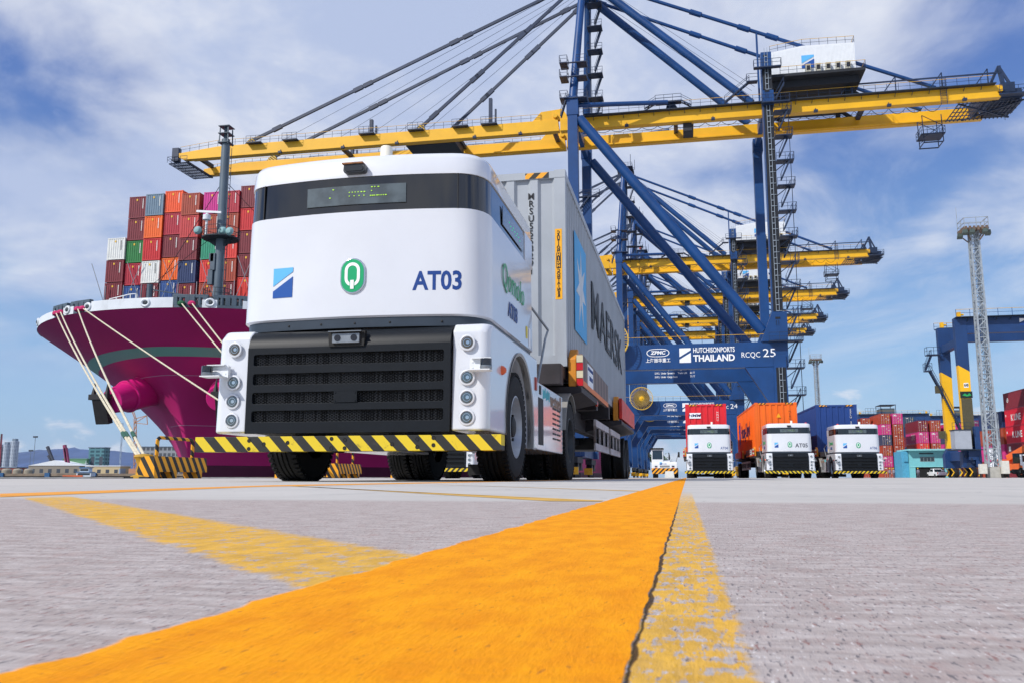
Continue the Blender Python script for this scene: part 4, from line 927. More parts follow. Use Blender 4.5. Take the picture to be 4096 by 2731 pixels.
    mb = MB(); mb.rail([(-17, NG-.5, 87.4), (-12.6, NG-.5, 87.4), (-12.6, FG+.5, 87.4)], 1.1, 1, .07); mb.bar((-13, NG, 87.4), (-13, NG, 91), .14); mb.bar((-12, NG+3, 87.4), (-12, NG+3, 90.4), .12); mb.box(-17, -12.4, NG-.5, FG+.5, 87.3, 87.42); part('apex_platform', mb, BLUE_D)
    return K

# ---------------------------------------------------------------- cranes in place
crane = make_crane('25', 'nearest quay crane, number 25, with its long yellow boom over the ship'); crane.location = (0, 134, 0)
def more_cranes():
    for i, (y, n, lb) in enumerate(((234, '24', 'second quay crane behind the nearest one, number 24 on its beam'), (284, '23', 'third quay crane along the row, its boom just below the second'), (328, '22', 'fourth quay crane along the row, small behind the third'), (360, '21', 'farthest quay crane at the end of the row, lowest in the picture'))):
        c = copy_tree(crane); c.location = (0, y, 0); c['label'] = lb
        for o in kids(c, 'lettering'):
            if abs(o.location.x-12.65) < .01 and abs(o.location.z-18.25) < .1:
                nw = text(n, 1.75, SIGNW, o.parent, o.location, fit=1.8); bpy.data.objects.remove(o)
more_cranes()
# ---------------------------------------------------------------- trucks in place
TX, TY = -2.85, 7.0
G_T = 'white driverless terminal trucks'
t3 = make_truck('large white driverless truck AT03 in the foreground, carrying the grey container', '03')
t3.location = (TX, TY, 0); t3.rotation_euler.z = -.002
tr3 = make_trailer('dark chassis trailer under the grey container, red and brown side boards'); tr3.location = (TX, TY, 0); tr3.rotation_euler.z = -.002
def far_truck(num, label, tlabel, x, y, rz, swap):
    t = copy_tree(t3); t.location = (x, y, 0); t.rotation_euler.z = rz; t['label'] = label
    for o in kids(t, 'fleet_number'):
        f = 'front' if o.location.y < .5 else ('right' if o.location.x > 0 else 'left'); big = num == '05'
        if f == 'front': text('AT'+num, .30 if big else .20, SIGNB if not big else M('number_ink', '#27313f', .5), t, (.62, .1315+CAB_ARC(.62), 1.735) if big else (.80, .1315+CAB_ARC(.8), 1.63), fit=.66 if big else .40, ext=.002, off=.006 if big else .003, name='fleet_number', wrap=CAB_ARC)
        else: text('AT'+num, .21, SIGNB, t, o.location, f, off=.004, name='fleet_number')
        bpy.data.objects.remove(o)
    if num == '05':
        for o in kids(t, 'badge'): o.location.x = .0
    for o in kids(t, 'grille_mesh'): pass
    if swap:
        for o in kids(t, 'bumper_bar'): setmat(o, YB2)
    r = copy_tree(tr3); r.location = (x, y, 0); r.rotation_euler.z = rz; r['label'] = tlabel
    return t
far_truck('04', 'white driverless truck AT04 with the red container, left of the three in a row', 'chassis trailer under the red container', 1.29, 49.5, 0, True)
far_truck('05', 'white driverless truck AT05 with the orange container, middle of the three in a row', 'chassis trailer under the bright orange container', 5.53, 49.2, .03, False)
far_truck('06', 'white driverless truck AT06 with the navy container, right of the three in a row', 'chassis trailer under the navy blue container behind truck AT06', 9.36, 51.0, .035, True)
far_truck('02', 'white driverless truck seen only under the foreground truck, between its wheels', 'chassis trailer seen only between the wheels of the foreground truck', -9.1, 32.2, 0, True)
far_truck('01', 'white driverless truck glimpsed behind the front tyre of the foreground truck', 'chassis trailer glimpsed behind the tyres of the foreground truck', -11.9, 56, 0, False)
# main grey container with lettering
GREY = '#a3a9af'
gc = container('c40plain', GREY, (TX+.02, 12.12, 1.585), -.002, 'grey shipping container on the foreground trailer, pale star in a blue square')
for o_ in (gc,):
    me = gc.data; me.materials[3] = cmat(GREY); me.materials[4] = cmat(GREY)
text(stacked('MRSU5558291'), .135, INK, gc, (.715, .006, 1.95), sx=.95, ext=.003, off=.002, line=.83)
mb = MB()
mb.box(.63, .98, -.004, .0, CH-.115, CH-.03); mb.build('hazard_stripe', stripes('hazard_small', '#f0a313', '#26241f', .2, (1, 0, -1)), gc)
mb = MB(); mb.box(1.066, 1.166, -.004, .0, .96, 2.0); lab = mb.build('caution_label', M('caution_yellow', '#f5ae12', .45, 0, .03), gc)
mb = MB(); mb.box(1.084, 1.148, -.006, -.0035, 1.415, 1.645); mb.build('label_panel', INK, lab)
def rot_text(s, size, mat, x, z0, z1):
    n = len(s)
    for i, ch in enumerate(s):
        if ch != ' ': text(ch, size, mat, lab, (x, -.0085, z1-(z1-z0)*(i+.5)/n), (R(90), 0, R(180)) if False else 'front', sx=-1.0, ext=.001, off=.002)
rot_text('CAUTION', .06, INK, 1.116, 1.655, 1.97); rot_text('HIGH', .06, M('caution_yellow', '#f5ae12'), 1.116, 1.42, 1.64); rot_text('CONTAINER', .06, INK, 1.116, .985, 1.405)
SX = W2-.004
mb = MB(); mb.box(SX, SX+.004, 1.03, 2.62, .69, 2.27); mb.build('blue_square', M('star_blue', '#2a9fd8', .45, 0, .05), gc)
pts = []
for k in range(14):
    a = math.pi/2+math.pi*k/7; r_ = .66 if k % 2 == 0 else .25; pts.append((1.83+r_*math.cos(a), 1.48+r_*math.sin(a)))
mb = MB(); mb.prism(pts, 'x', SX+.003, SX+.008); mb.build('star_emblem', M('star_grey', '#c9ced2', .5), gc)
text('MAERSK', 1.28, INK, gc, (SX+.004, 7.15, 1.52), 'right', sx=1.58, ext=.004, off=.005, space=1.02)
# containers on the far trucks
RC = container('c40plain', '#d8202c', (1.29-.02, 54.6, 1.585), 0, 'red shipping container with a white plate on truck AT04')
mb = MB(); mb.box(-.98, -.30, -.008, 0, 2.02, 2.36); pl = mb.build('logo_plate', SIGNW, RC); text('HMM', .24, M('hmm_navy', '#2a2f5e', .5), pl, (-.69, -.0095, 2.19), sx=1.35, off=.006, shear=.25)
mb = MB(); mb.prism([(-.50, 2.16), (-.33, 2.30), (-.38, 2.12)], 'y', -.0095, -.008); mb.build('logo_swoosh', M('hmm_red', '#d8314a', .5), pl)
text(stacked('HMMU 6107'), .17, MARKW, RC, (.70, .006, 1.75), line=.9)
OC = container('c40plain', '#ef6a12', (5.53-.16, 54.3, 1.585), .03, 'orange shipping container with blue lettering on its side, on truck AT05')
mb = MB(); mb.prism([(.02, 2.0), (.28, 2.0), (.15, 2.26)], 'y', -.006, .0); mb.build('warning_triangle', M('caution_yellow', '#f5ae12'), OC)
text(stacked('HLBU 1553'), .17, M('marking_brown', '#5a2d14', .6), OC, (.80, .006, 1.75), line=.9)
text('Hapag-Lloyd', 1.25, M('hapag_navy', '#1a1e52', .5), OC, (-SX-.004, 6.3, 1.5), 'left', sx=.95, off=.02)
mb = MB(); mb.box(-SX-.008, -SX-.001, 9.9, 10.25, .75, 2.3); mb.box(-SX-.008, -SX-.001, 10.45, 10.8, .6, 2.15); mb.prism([(9.75, 1.2), (10.95, 1.6), (10.95, 1.75), (9.75, 1.4)], 'x', -SX-.009, -SX-.002); mb.build('side_emblem', M('hapag_blue', '#2a2fa0', .5), OC)
BC = container('c40plain', '#1c3f80', (9.36-.18, 56.6, 1.585), .035, 'navy blue shipping container on truck AT06, hazard stripes along its top edge')
text(stacked('SZLU 2041'), .17, MARKW, BC, (.84, .006, 1.95), line=.9)
for o in (RC, OC, BC):
    for x0 in (-1.0, .55):
        mb = MB(); mb.box(x0, x0+.46, -.004, 0, CH-.11, CH-.02); mb.build('hazard_stripe', stripes('hazard_small', '#f0a313', '#26241f', .2, (1, 0, -1)), o)

# ---------------------------------------------------------------- container ship, bow towards the camera
CX, ZD = -46.8, 14.6
def stem(z): return 77.0-10.1*max(0, (z+2.6)/(ZD+2.6))**2.2
def hbr(s, z):
    t = min(1, max(0, (z+2.6)/(ZD+2.6))); u = t**1.7
    Ld = 65.5+(30-65.5)*u**.8; p = 1.5+.6*u; q = 1/1.1+(1/2.05-1/1.1)*u; v = min(1, max(0, s/Ld))
    return 23.5*(1-(1-v)**p)**q
SS = [0, .03, .1, .22, .4, .7, 1.1, 1.6, 2.3, 3.2, 4.3, 5.6, 7, 9, 11.5, 14, 17, 20, 24, 29, 35, 45, 70, 200]
def outline(z, side, off=0, zs=None):
    """points along one side of the hull at height z, stem first"""
    o = []
    for s in SS:
        h = hbr(s, z); p = Vector((CX+side*h, stem(z)+s, z)); o.append(p)
    if off:
        r_ = []
        for i, p in enumerate(o):
            a = o[max(0, i-1)]; b = o[min(len(o)-1, i+1)]; d = (b-a); n = Vector((d.y, -d.x, 0))*(side); n = n.normalized() if n.length > 1e-6 else Vector((0, -1, 0))
            if n.x*side < 0 and abs(n.x) > .02: n = -n
            r_.append(p+n*off if i else p+Vector((0, -off, 0)))
        o = r_
    return o
HULL = M('hull_magenta', '#c61e72', .55, 0, .06, .15, dirt=.15, dcol='#5d1440')
HPINK = M('hawse_pink', '#dc1f80', .35, 0, .05, .5)
BULW = M('bulwark_white', '#dfe4e8', .45, 0, .05, .5, dirt=.15)
SGREY = M('ship_grey', '#4b5a66', .5, 0, .15, .8)
S = thing('container_ship', 'large magenta container ship moored at the quay, bow with green stripe', 'ship', (0, 0, 0))
def shell(z0, z1, nz, off, name, mat, parent, i0=0, i1=None, sides=(-1, 1), th=0, b=0):
    mb = MB()
    for sd in sides:
        rings = [outline(z0+(z1-z0)*k/nz, sd, off)[i0:i1] for k in range(nz+1)]; n = len(rings[0])
        vs = [p for r_ in rings for p in r_]; fs = [(k*n+i, k*n+i+1, (k+1)*n+i+1, (k+1)*n+i) for k in range(nz) for i in range(n-1)]
        mb.add(vs, fs)
    return mb.build(name, mat, parent, smooth=60)
mb = MB(); nz = 18
for sd in (-1, 1):
    rings = [outline(-3.2+(ZD+3.2)*k/nz, sd) for k in range(nz+1)]; n = len(rings[0]); vs = [p for r_ in rings for p in r_]
    mb.add(vs, [(k*n+i, k*n+i+1, (k+1)*n+i+1, (k+1)*n+i) for k in range(nz) for i in range(n-1)])
dk = outline(ZD, -1)[::-1]+outline(ZD, 1)[1:]; mb.add(dk, [tuple(range(len(dk)))], 1)
mb.build('hull', [HULL, SGREY], S, smooth=60)
shell(10.95, 11.7, 2, .03, 'hull_stripe', M('stripe_green', '#7db3a0', .45, 0, .05, .3), S)
for z_ in (9.35, 4.9): shell(z_, z_+.06, 1, .025, 'hull_line', M('hull_line_pale', '#c98aa8', .6), S, 0, 9)
shell(-3.2, 1.2, 3, .02, 'lower_hull_band', M('lower_maroon', '#591238', .5, 0, .15, .2, dirt=.3, dcol='#2b1018'), S)  # darker maroon band around the lowest part of the hull
# bulwark: white plates with grey fairlead bays between
def plate(sd, s0, s1, mat, name, z0=ZD-.02, z1=ZD+.68, off=0.02, n=8, thick=.12):
    mb = MB(); pts = []
    for k in range(n+1):
        s = s0+(s1-s0)*k/n; p = Vector((CX+sd*hbr(s, ZD), stem(ZD)+s, 0)); e = .01; q = Vector((CX+sd*hbr(s+e, ZD), stem(ZD)+s+e, 0)); d = (q-p).normalized(); nn = Vector((sd*abs(d.y), -abs(d.x), 0)).normalized(); pts.append((p+nn*off, p-nn*thick))
    vs = []
    for o_, i_ in pts: vs += [(o_.x, o_.y, z0), (o_.x, o_.y, z1), (i_.x, i_.y, z1), (i_.x, i_.y, z0)]
    fs = []
    for k in range(n): a = 4*k; fs += [(a, a+4, a+5, a+1), (a+1, a+5, a+6, a+2), (a+2, a+6, a+7, a+3)]
    fs += [(0, 1, 2, 3), (4*n, 4*n+3, 4*n+2, 4*n+1)]
    mb.add(vs, fs); return mb.build(name, mat, S, smooth=40)
def edge(sd, s):
    p = Vector((CX+sd*hbr(s, ZD), stem(ZD)+s, ZD)); q = Vector((CX+sd*hbr(s+.01, ZD), stem(ZD)+s+.01, ZD)); d = (q-p).normalized(); return p, d, Vector((sd*abs(d.y), -abs(d.x), 0)).normalized()
# centre plate spans the stem
mb = MB(); pl = []
for sd, s_ in ((-1, .55), (-1, .3), (-1, .12), (-1, .04), (1, 0), (1, .04), (1, .12), (1, .28)): p, d, n_ = edge(sd, max(s_, .0005)); pl.append(p)
vs = [(p.x, p.y-.03, ZD-.02) for p in pl]+[(p.x, p.y-.03, ZD+.88) for p in pl]+[(p.x, p.y+.15, ZD+.88) for p in pl]; n = len(pl)
mb.add(vs, [(i, i+1, n+i+1, n+i) for i in range(n-1)]+[(n+i, n+i+1, 2*n+i+1, 2*n+i) for i in range(n-1)]); mb.build('bulwark', BULW, S)
BAYS = {-1: [(.75, 1.25), (1.9, 2.7)], 1: [(.29, .85), (1.25, 2.1), (3.2, 4.6)]}
for sd, segs in ((-1, [(.55, .75), (1.25, 1.9), (2.7, 12)]), (1, [(.85, 1.25), (2.1, 3.2), (4.6, 9)])):
    for a, b in segs: plate(sd, a, b, BULW, 'bulwark')
for sd in (-1, 1):
    for a, b in BAYS[sd]:
        plate(sd, a, b, SGREY, 'fairlead_bay', ZD-.02, ZD+.22, .0)
        for f in (.28, .74):
            p, d, n_ = edge(sd, a+(b-a)*f); mb = MB(); u = Vector((0, 0, 1))
            for e in (-.75, .75): mb.bar(p+d*e-n_*.25+u*.2, p+d*e-n_*.25+u*1.0, .42, .5, up=tuple(n_))
            mb.bar(p-d*1.0-n_*.25+u*1.0, p+d*1.0-n_*.25+u*1.0, .42, .3)
            for e in (-.28, .28): mb.tube(p+d*e-n_*.2+u*.2, p+d*e-n_*.2+u*.9, .17, 10)
            mb.build('roller_fairlead', SGREY, S, bevel=.04)
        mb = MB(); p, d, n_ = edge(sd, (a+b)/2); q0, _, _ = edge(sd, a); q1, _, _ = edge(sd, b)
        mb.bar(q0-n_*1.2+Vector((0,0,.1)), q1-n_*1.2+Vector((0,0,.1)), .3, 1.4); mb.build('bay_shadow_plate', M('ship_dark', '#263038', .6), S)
for sd, s_ in ((1, .02), (1, 1.05), (1, 2.7), (-1, .65), (-1, 1.6), (-1, 6.5)):
    p, d, n_ = edge(sd, s_); mb = MB(); c = p+Vector((0, 0, .43))+n_*.02
    for k in range(20):
        a0, a1 = 2*math.pi*k/20, 2*math.pi*(k+1)/20
        mb.tube(c+d*.36*math.cos(a0)+Vector((0, 0, .29*math.sin(a0))), c+d*.36*math.cos(a1)+Vector((0, 0, .29*math.sin(a1))), .12, 8)
    mb.build('panama_chock', BULW, S, merge=False)
    mb = MB(); mb.ball(c-n_*.02, .30, 12, (.9, .25, .9)); mb.build('chock_opening', M('ship_dark', '#263038'), S)
# hawse bolsters with anchors
for sd in (-1, 1):
    base = Vector((CX+sd*4.3+(.7 if sd > 0 else 0), 75.6, 8.3)); tip = Vector((CX+sd*4.9+(.9 if sd > 0 else 0), 71.4, 7.0)); dirv = (tip-base).normalized()
    mb = MB(); mb.tube(base-dirv*3.0, base+dirv*2.4, 1.75, 22, 1.45); mb.tube(base+dirv*2.4, base+dirv*2.65, 1.55, 22, 1.55); mb.tube(base+dirv*2.65, tip, 1.36, 22, 1.15)
    bl = mb.build('hawse_bolster', HPINK, S, bevel=.1, smooth=40)
    mb = MB(); side = dirv.cross(Vector((0, 0, 1))).normalized(); up = side.cross(dirv)
    c = tip+dirv*.3+Vector((sd*.75, 0, -.55))
    mb.bar(c-up*1.5, c+up*1.1, 1.5, .55, up=tuple(dirv)); mb.bar(c+up*1.0-side*1.1, c+up*1.0+side*1.1, .6, .5)
    for e in (-1, 1): mb.tube(c+up*.9+side*e*.8, c+up*2.4+side*e*.75-dirv*.5, .32, 6, .03)
    mb.build('anchor', M('anchor_black', '#1c1a1c', .6, 0, .3, 2), bl, bevel=.04)
# foremast with platforms
mb = MB(); mx, my = CX-.1, 80.5
mb.tube((mx, my, ZD), (mx, my, 35.4), .52, 16, .42); mast = mb.build('foremast', M('mast_grey', '#5a6873', .45, 0, .1, .5), S)
for z, rr in ((24.6, 1.9), (18.1, 1.4)):
    mb = MB(); mb.lathe([(.5, -.12), (rr, -.12), (rr, 0), (.5, 0)], (mx, my, z), 'z', 16); 
    for k in range(10):
        a0, a1 = 2*math.pi*k/10, 2*math.pi*(k+1)/10
        for h in (.5, 1.0): mb.bar((mx+rr*math.cos(a0), my+rr*math.sin(a0), z+h), (mx+rr*math.cos(a1), my+rr*math.sin(a1), z+h), .045)
        mb.bar((mx+rr*math.cos(a0), my+rr*math.sin(a0), z), (mx+rr*math.cos(a0), my+rr*math.sin(a0), z+1), .05)
    mb.prism([(mx-1.6, z-.12), (mx+1.6, z-.12), (mx+.3, z-1.0), (mx-.3, z-1.0)], 'y', my-.15, my+.15); mb.build('mast_platform', M('ship_dark', '#263038'), mast)
mb = MB(); mb.bar((mx-2.2, my-1.2, 27.3), (mx+.6, my-1.2, 27.0), .16, .22); mb.tube((mx-1, my-1.2, 24.6), (mx-1, my-1.2, 27), .12); mb.lathe([(.001, 0), (.4, 0), (.4, .5), (.001, .7)], (mx-1, my-1.2, 26.3), 'z', 12); mb.build('radar_scanner', WHITE2, mast)
for x, z, a in ((mx-1.9, 25.2, 1), (mx+1.7, 24.9, 0), (mx+.9, 25, 0)):
    mb = MB(); mb.lathe([(.001, .0), (.25, .02), (.42, .2), (.45, .32)], (x, my-1.6, z), 'y', 14); mb.build('floodlight', M('lamp_teal', '#8fb5b4', .3), mast)
mb = MB()
for e in (-.5, .5):
    for f in (-.5, .5): mb.bar((mx+e, my+f, 34.8), (mx+e*.9, my+f*.9, 36.6), .1)
for z in (35.0, 36.0, 36.8): mb.box(mx-.62, mx+.62, my-.62, my+.62, z-.08, z)
mb.bar((mx, my, 35), (mx, my, 36.8), .3)
for k in range(14): mb.bar((mx+.62, my-.2, 19+k*1.1), (mx+.62, my+.2, 19+k*1.1), .05)
for y in (-.2, .2): mb.bar((mx+.62, my+y, 18), (mx+.62, my+y, 34.5), .05)
mb.build('mast_head', SGREY, mast)
for z, h, o_ in ((19.6, 1.6, -.5), (22, .9, -.45), (21.1, 1.8, -.3)):
    mb = MB(); mb.box(mx+o_-.45, mx+o_+.1, my-.6, my-.2, z, z+h); mb.build('mast_box', SGREY, mast, bevel=.03)
mb = MB(); mb.tube((CX-5.1, 76.3, ZD), (CX-5.1, 76.3, 19.0), .28, 10); mb.bar((CX-5.1, 76.3, 18.5), (CX+2, 78, 17.3), .1); mb.build('small_mast', SGREY, S)
mb = MB(); mb.rail([(CX-9.6, 76.4, ZD+.9), (CX-6.0, 74.6, ZD+.9), (CX-5.4, 74.6, ZD+.9)], 2.2, 1.2, .08, mids=2); mb.build('white_rail', WHITE2, S)
mb = MB(); mb.path([(CX-15.3, 84, ZD), (CX-15.3, 84, ZD+4.4), (CX-13.9, 84, ZD+4.2), (CX-13.9, 84, ZD)], .11, 6); mb.build('yellow_frame', YRAIL, S)
mb = MB(); mb.rail([(CX-17, 88.5, ZD+1.2), (CX+20, 88.5, ZD+1.2)], 1.9, 2.4, .06, mids=2, mtop=1); mb.build('yellow_rail', [YRAIL, YRAIL], S)
mb = MB(); mb.box(CX-22, CX+22, 93, 94.6, ZD, 20.9); mb.build('hatch_coaming', M('coaming_brown', '#4a2a2a', .6, 0, .2, .3), S)
mb = MB(); mb.box(CX-4, CX+8, 82, 86, ZD, ZD+1.6); mb.box(CX+10, CX+16, 84, 88, ZD, ZD+1.8); mb.build('winch_deck_house', SGREY, S, bevel=.1)
mb = MB()
for k in range(12): x = -70.5+2.5*k; mb.bar((x, 94.7, 21), (x+2.3*(1 if k % 2 else -1), 94.7, 26.6), .06); mb.bar((x, 94.6, 21), (x, 94.6, 23.6), .08)
mb.build('lashing_rods', STEEL, S)
mb = MB()
for a, b in (((mx, my, 31), (CX-14, 86, 16)), ((mx, my, 31), (CX+13, 88, 16)), ((mx, my, 25.5), (CX-5.1, 76.3, 18.8))): mb.bar(a, b, .05)
mb.build('stay_wires', DARK, S)
# ---- containers on the bow deck: columns from the left, each from the top tier down
CN = {'m': ('#7a1f2c', 'maroon'), 'g': ('#6b8395', 'grey-blue'), 'o': ('#ee5418', 'orange-red'), 'b': ('#a33f26', 'brown'), 'O': ('#ee6612', 'bright orange'), 'c': ('#b01c34', 'crimson'), 'r': ('#c23a3a', 'rose red'),
      'G': ('#1f7a38', 'green'), 'R': ('#c81a22', 'red'), 'w': ('#e4e4de', 'white'), 'n': ('#1c3260', 'navy'), 'B': ('#27508f', 'blue'), 'p': ('#c81c86', 'magenta'), 't': ('#1f8f6c', 'teal green'), 'x': ('#d8352a', 'scarlet')}
COLS = [('wmm', 29.95), ('mmGcB', 35.3), ('gORwm', 35.42), ('ocmOB', 35.75), ('brmnm', 35.2), ('pbtxb', 35.25), ('cbxbm', 35.15), ('mRmmx', 35.75), ('bcmRo', 36.5), ('mrRbc', 36.5)]
x = -69.75; prev = None
for ci, (seq, top) in enumerate(COLS):
    if ci == 5: x += .38
    for k, ch in enumerate(seq):
        z = top-2.9*(k+1)+ (0 if k == 0 else .0)
        col, nm = CN[ch]; tier = ('top', 'second', 'third', 'fourth', 'lowest')[k] if len(seq) == 5 else ('top', 'middle', 'lowest')[k]
        lb = '%s container on the ship, %s of the %s stack from the left' % (nm, tier, ORD[ci+1])
        c_ = container('c40', col, (x, 95+.25*(ci % 2), z), 0, lb, "containers stacked on the ship's bow deck"); c_.scale.z = .972
    x += 2.50
# ---- mooring ropes, bollards
def rope(a, b, sag, label):
    sag *= .35
    a = Vector(a); b = Vector(b); n = 14; pts = []
    for k in range(n+1): f = k/n; p = a.lerp(b, f); p.z -= sag*4*f*(1-f); pts.append(p)
    mb = MB()
    for i in range(n): mb.tube(pts[i], pts[i+1], .058, 7)
    o = mb.build('mooring_rope', ROPE, merge=False)
    if sag > .3:
        m2 = MB()
        for f in (.915,): p = a.lerp(b, f); p.z -= sag*4*f*(1-f); q = a.lerp(b, f+.018); q.z -= sag*4*f*(1-f)*.85; m2.tube(p, q, .085, 8)
        m2.build('rope_lashing', M('rope_green', '#2f5b4c', .9), o, merge=False)
    m3 = MB(); m3.ball(a-Vector((0, 0, .05)), .30, 10, (1.2, 1, .9)); m3.build('chafe_cover', M('cover_green', '#1f5a38', .8) if 'left one of the pair' in label else M('cover_pink', '#c21f62', .7), o)
    return tag(o, label, 'rope', 'mooring ropes of the magenta ship')
bol = []
for i, (y, lb) in enumerate(((28.9, 'yellow mooring bollard behind the leftmost striped block'), (44.5, 'yellow mooring bollard hidden mostly behind the foreground truck'))):
    B_ = thing('mooring_bollard', lb, 'bollard', (-19.45, y, 0), 0, 'mooring bollards on the quay edge')
    mb = MB(); mb.lathe([(.001, 0), (.42, 0), (.42, .08), (.26, .14), (.22, .5), (.30, .72), (.36, .78), (.3, .86), (.001, .9)], (0,0,0), 'z', 18); mb.build('post', M('bollard_ochre', '#b98f2a', .7, 0, .2, 3, dirt=.5), B_); mb = MB(); mb.box(-.5, .5, -.4, .4, 0, .06); mb.build('base_plate', DARK, B_)
def fair(sd, s): p, d, n_ = edge(sd, s); return p+n_*.1+Vector((0, 0, .35))
for i, (sd, s, b, sg, lb) in enumerate(((-1, 2.45, (-19.6, 28.8, .75), 1.0, 'leftmost mooring rope from the bow down to the striped block'), (-1, 2.05, (-19.5, 28.8, .75), 1.0, 'second mooring rope from the left, close beside the leftmost one'), (-1, 1.0, (-19.4, 28.9, .75), 1.0, 'third mooring rope, steepest of those tied behind the striped block'),
    (-1, .8, (-19.4, 44.5, .75), .5, 'long mooring rope running right across the hull below the stripe'), (1, .42, (-19.5, 44.4, .75), .3, 'mooring rope right of the stem, left one of the pair'), (1, .62, (-19.4, 44.6, .75), .3, 'rightmost mooring rope, going down behind the truck lamps'))):
    rope(fair(sd, s), b, sg, lb)
# ---- striped concrete blocks with pipe hoops
def make_block(label, x, y):
    T = thing('barrier_block', label, 'barrier', (x, y, 0), 0, 'striped barrier blocks along the quay edge')
    mb = MB(); mb.prism([(-.36, .0), (-.34, .30), (-.20, .80), (.30, .80), (.34, .45), (.36, 0)], 'y', 0, .36)
    mb.prism([(-.35, .24), (-.34, .30), (-.20, .80), (.30, .80), (.34, .45), (.35, .24)], 'y', .36, 3.55)
    for a in (1.15, 2.9): mb.box(-.30, .335, a, a+.32, 0, .245)
    mb.build('block', OBX, T, bevel=.02)
    mb = MB(); h = []
    for k in range(7): a = R(180-15*k); h.append((.0, .52+.16+.16*math.cos(a), 1.34+.16*math.sin(a)))
    for k in range(7): a = R(90-15*k); h.append((.0, 2.5-.16+.16*math.cos(a), 1.34+.16*math.sin(a)))
    mb.path([(.0, .52, .75)]+h+[(.0, 2.5, .75)], .065, 10); mb.v = [(p_[0], p_[1]+.1+(p_[1]-.52)*.2, p_[2]) for p_ in mb.v]; mb.build('pipe_hoop', OB_PIPE, T, merge=False)
    return T
blk = make_block('orange and black striped block at the left, with mooring ropes behind', -19.15, 28.6)
for y, lb in ((39.5, 'striped orange block partly hidden by the truck left front tyre'), (45.7, 'striped orange block seen between the front tyres of the foreground truck'), (56.5, 'striped orange block showing left of the inner tyre under the truck')):
    c = copy_tree(blk); c.location = (-19.15, y, 0); c['label'] = lb

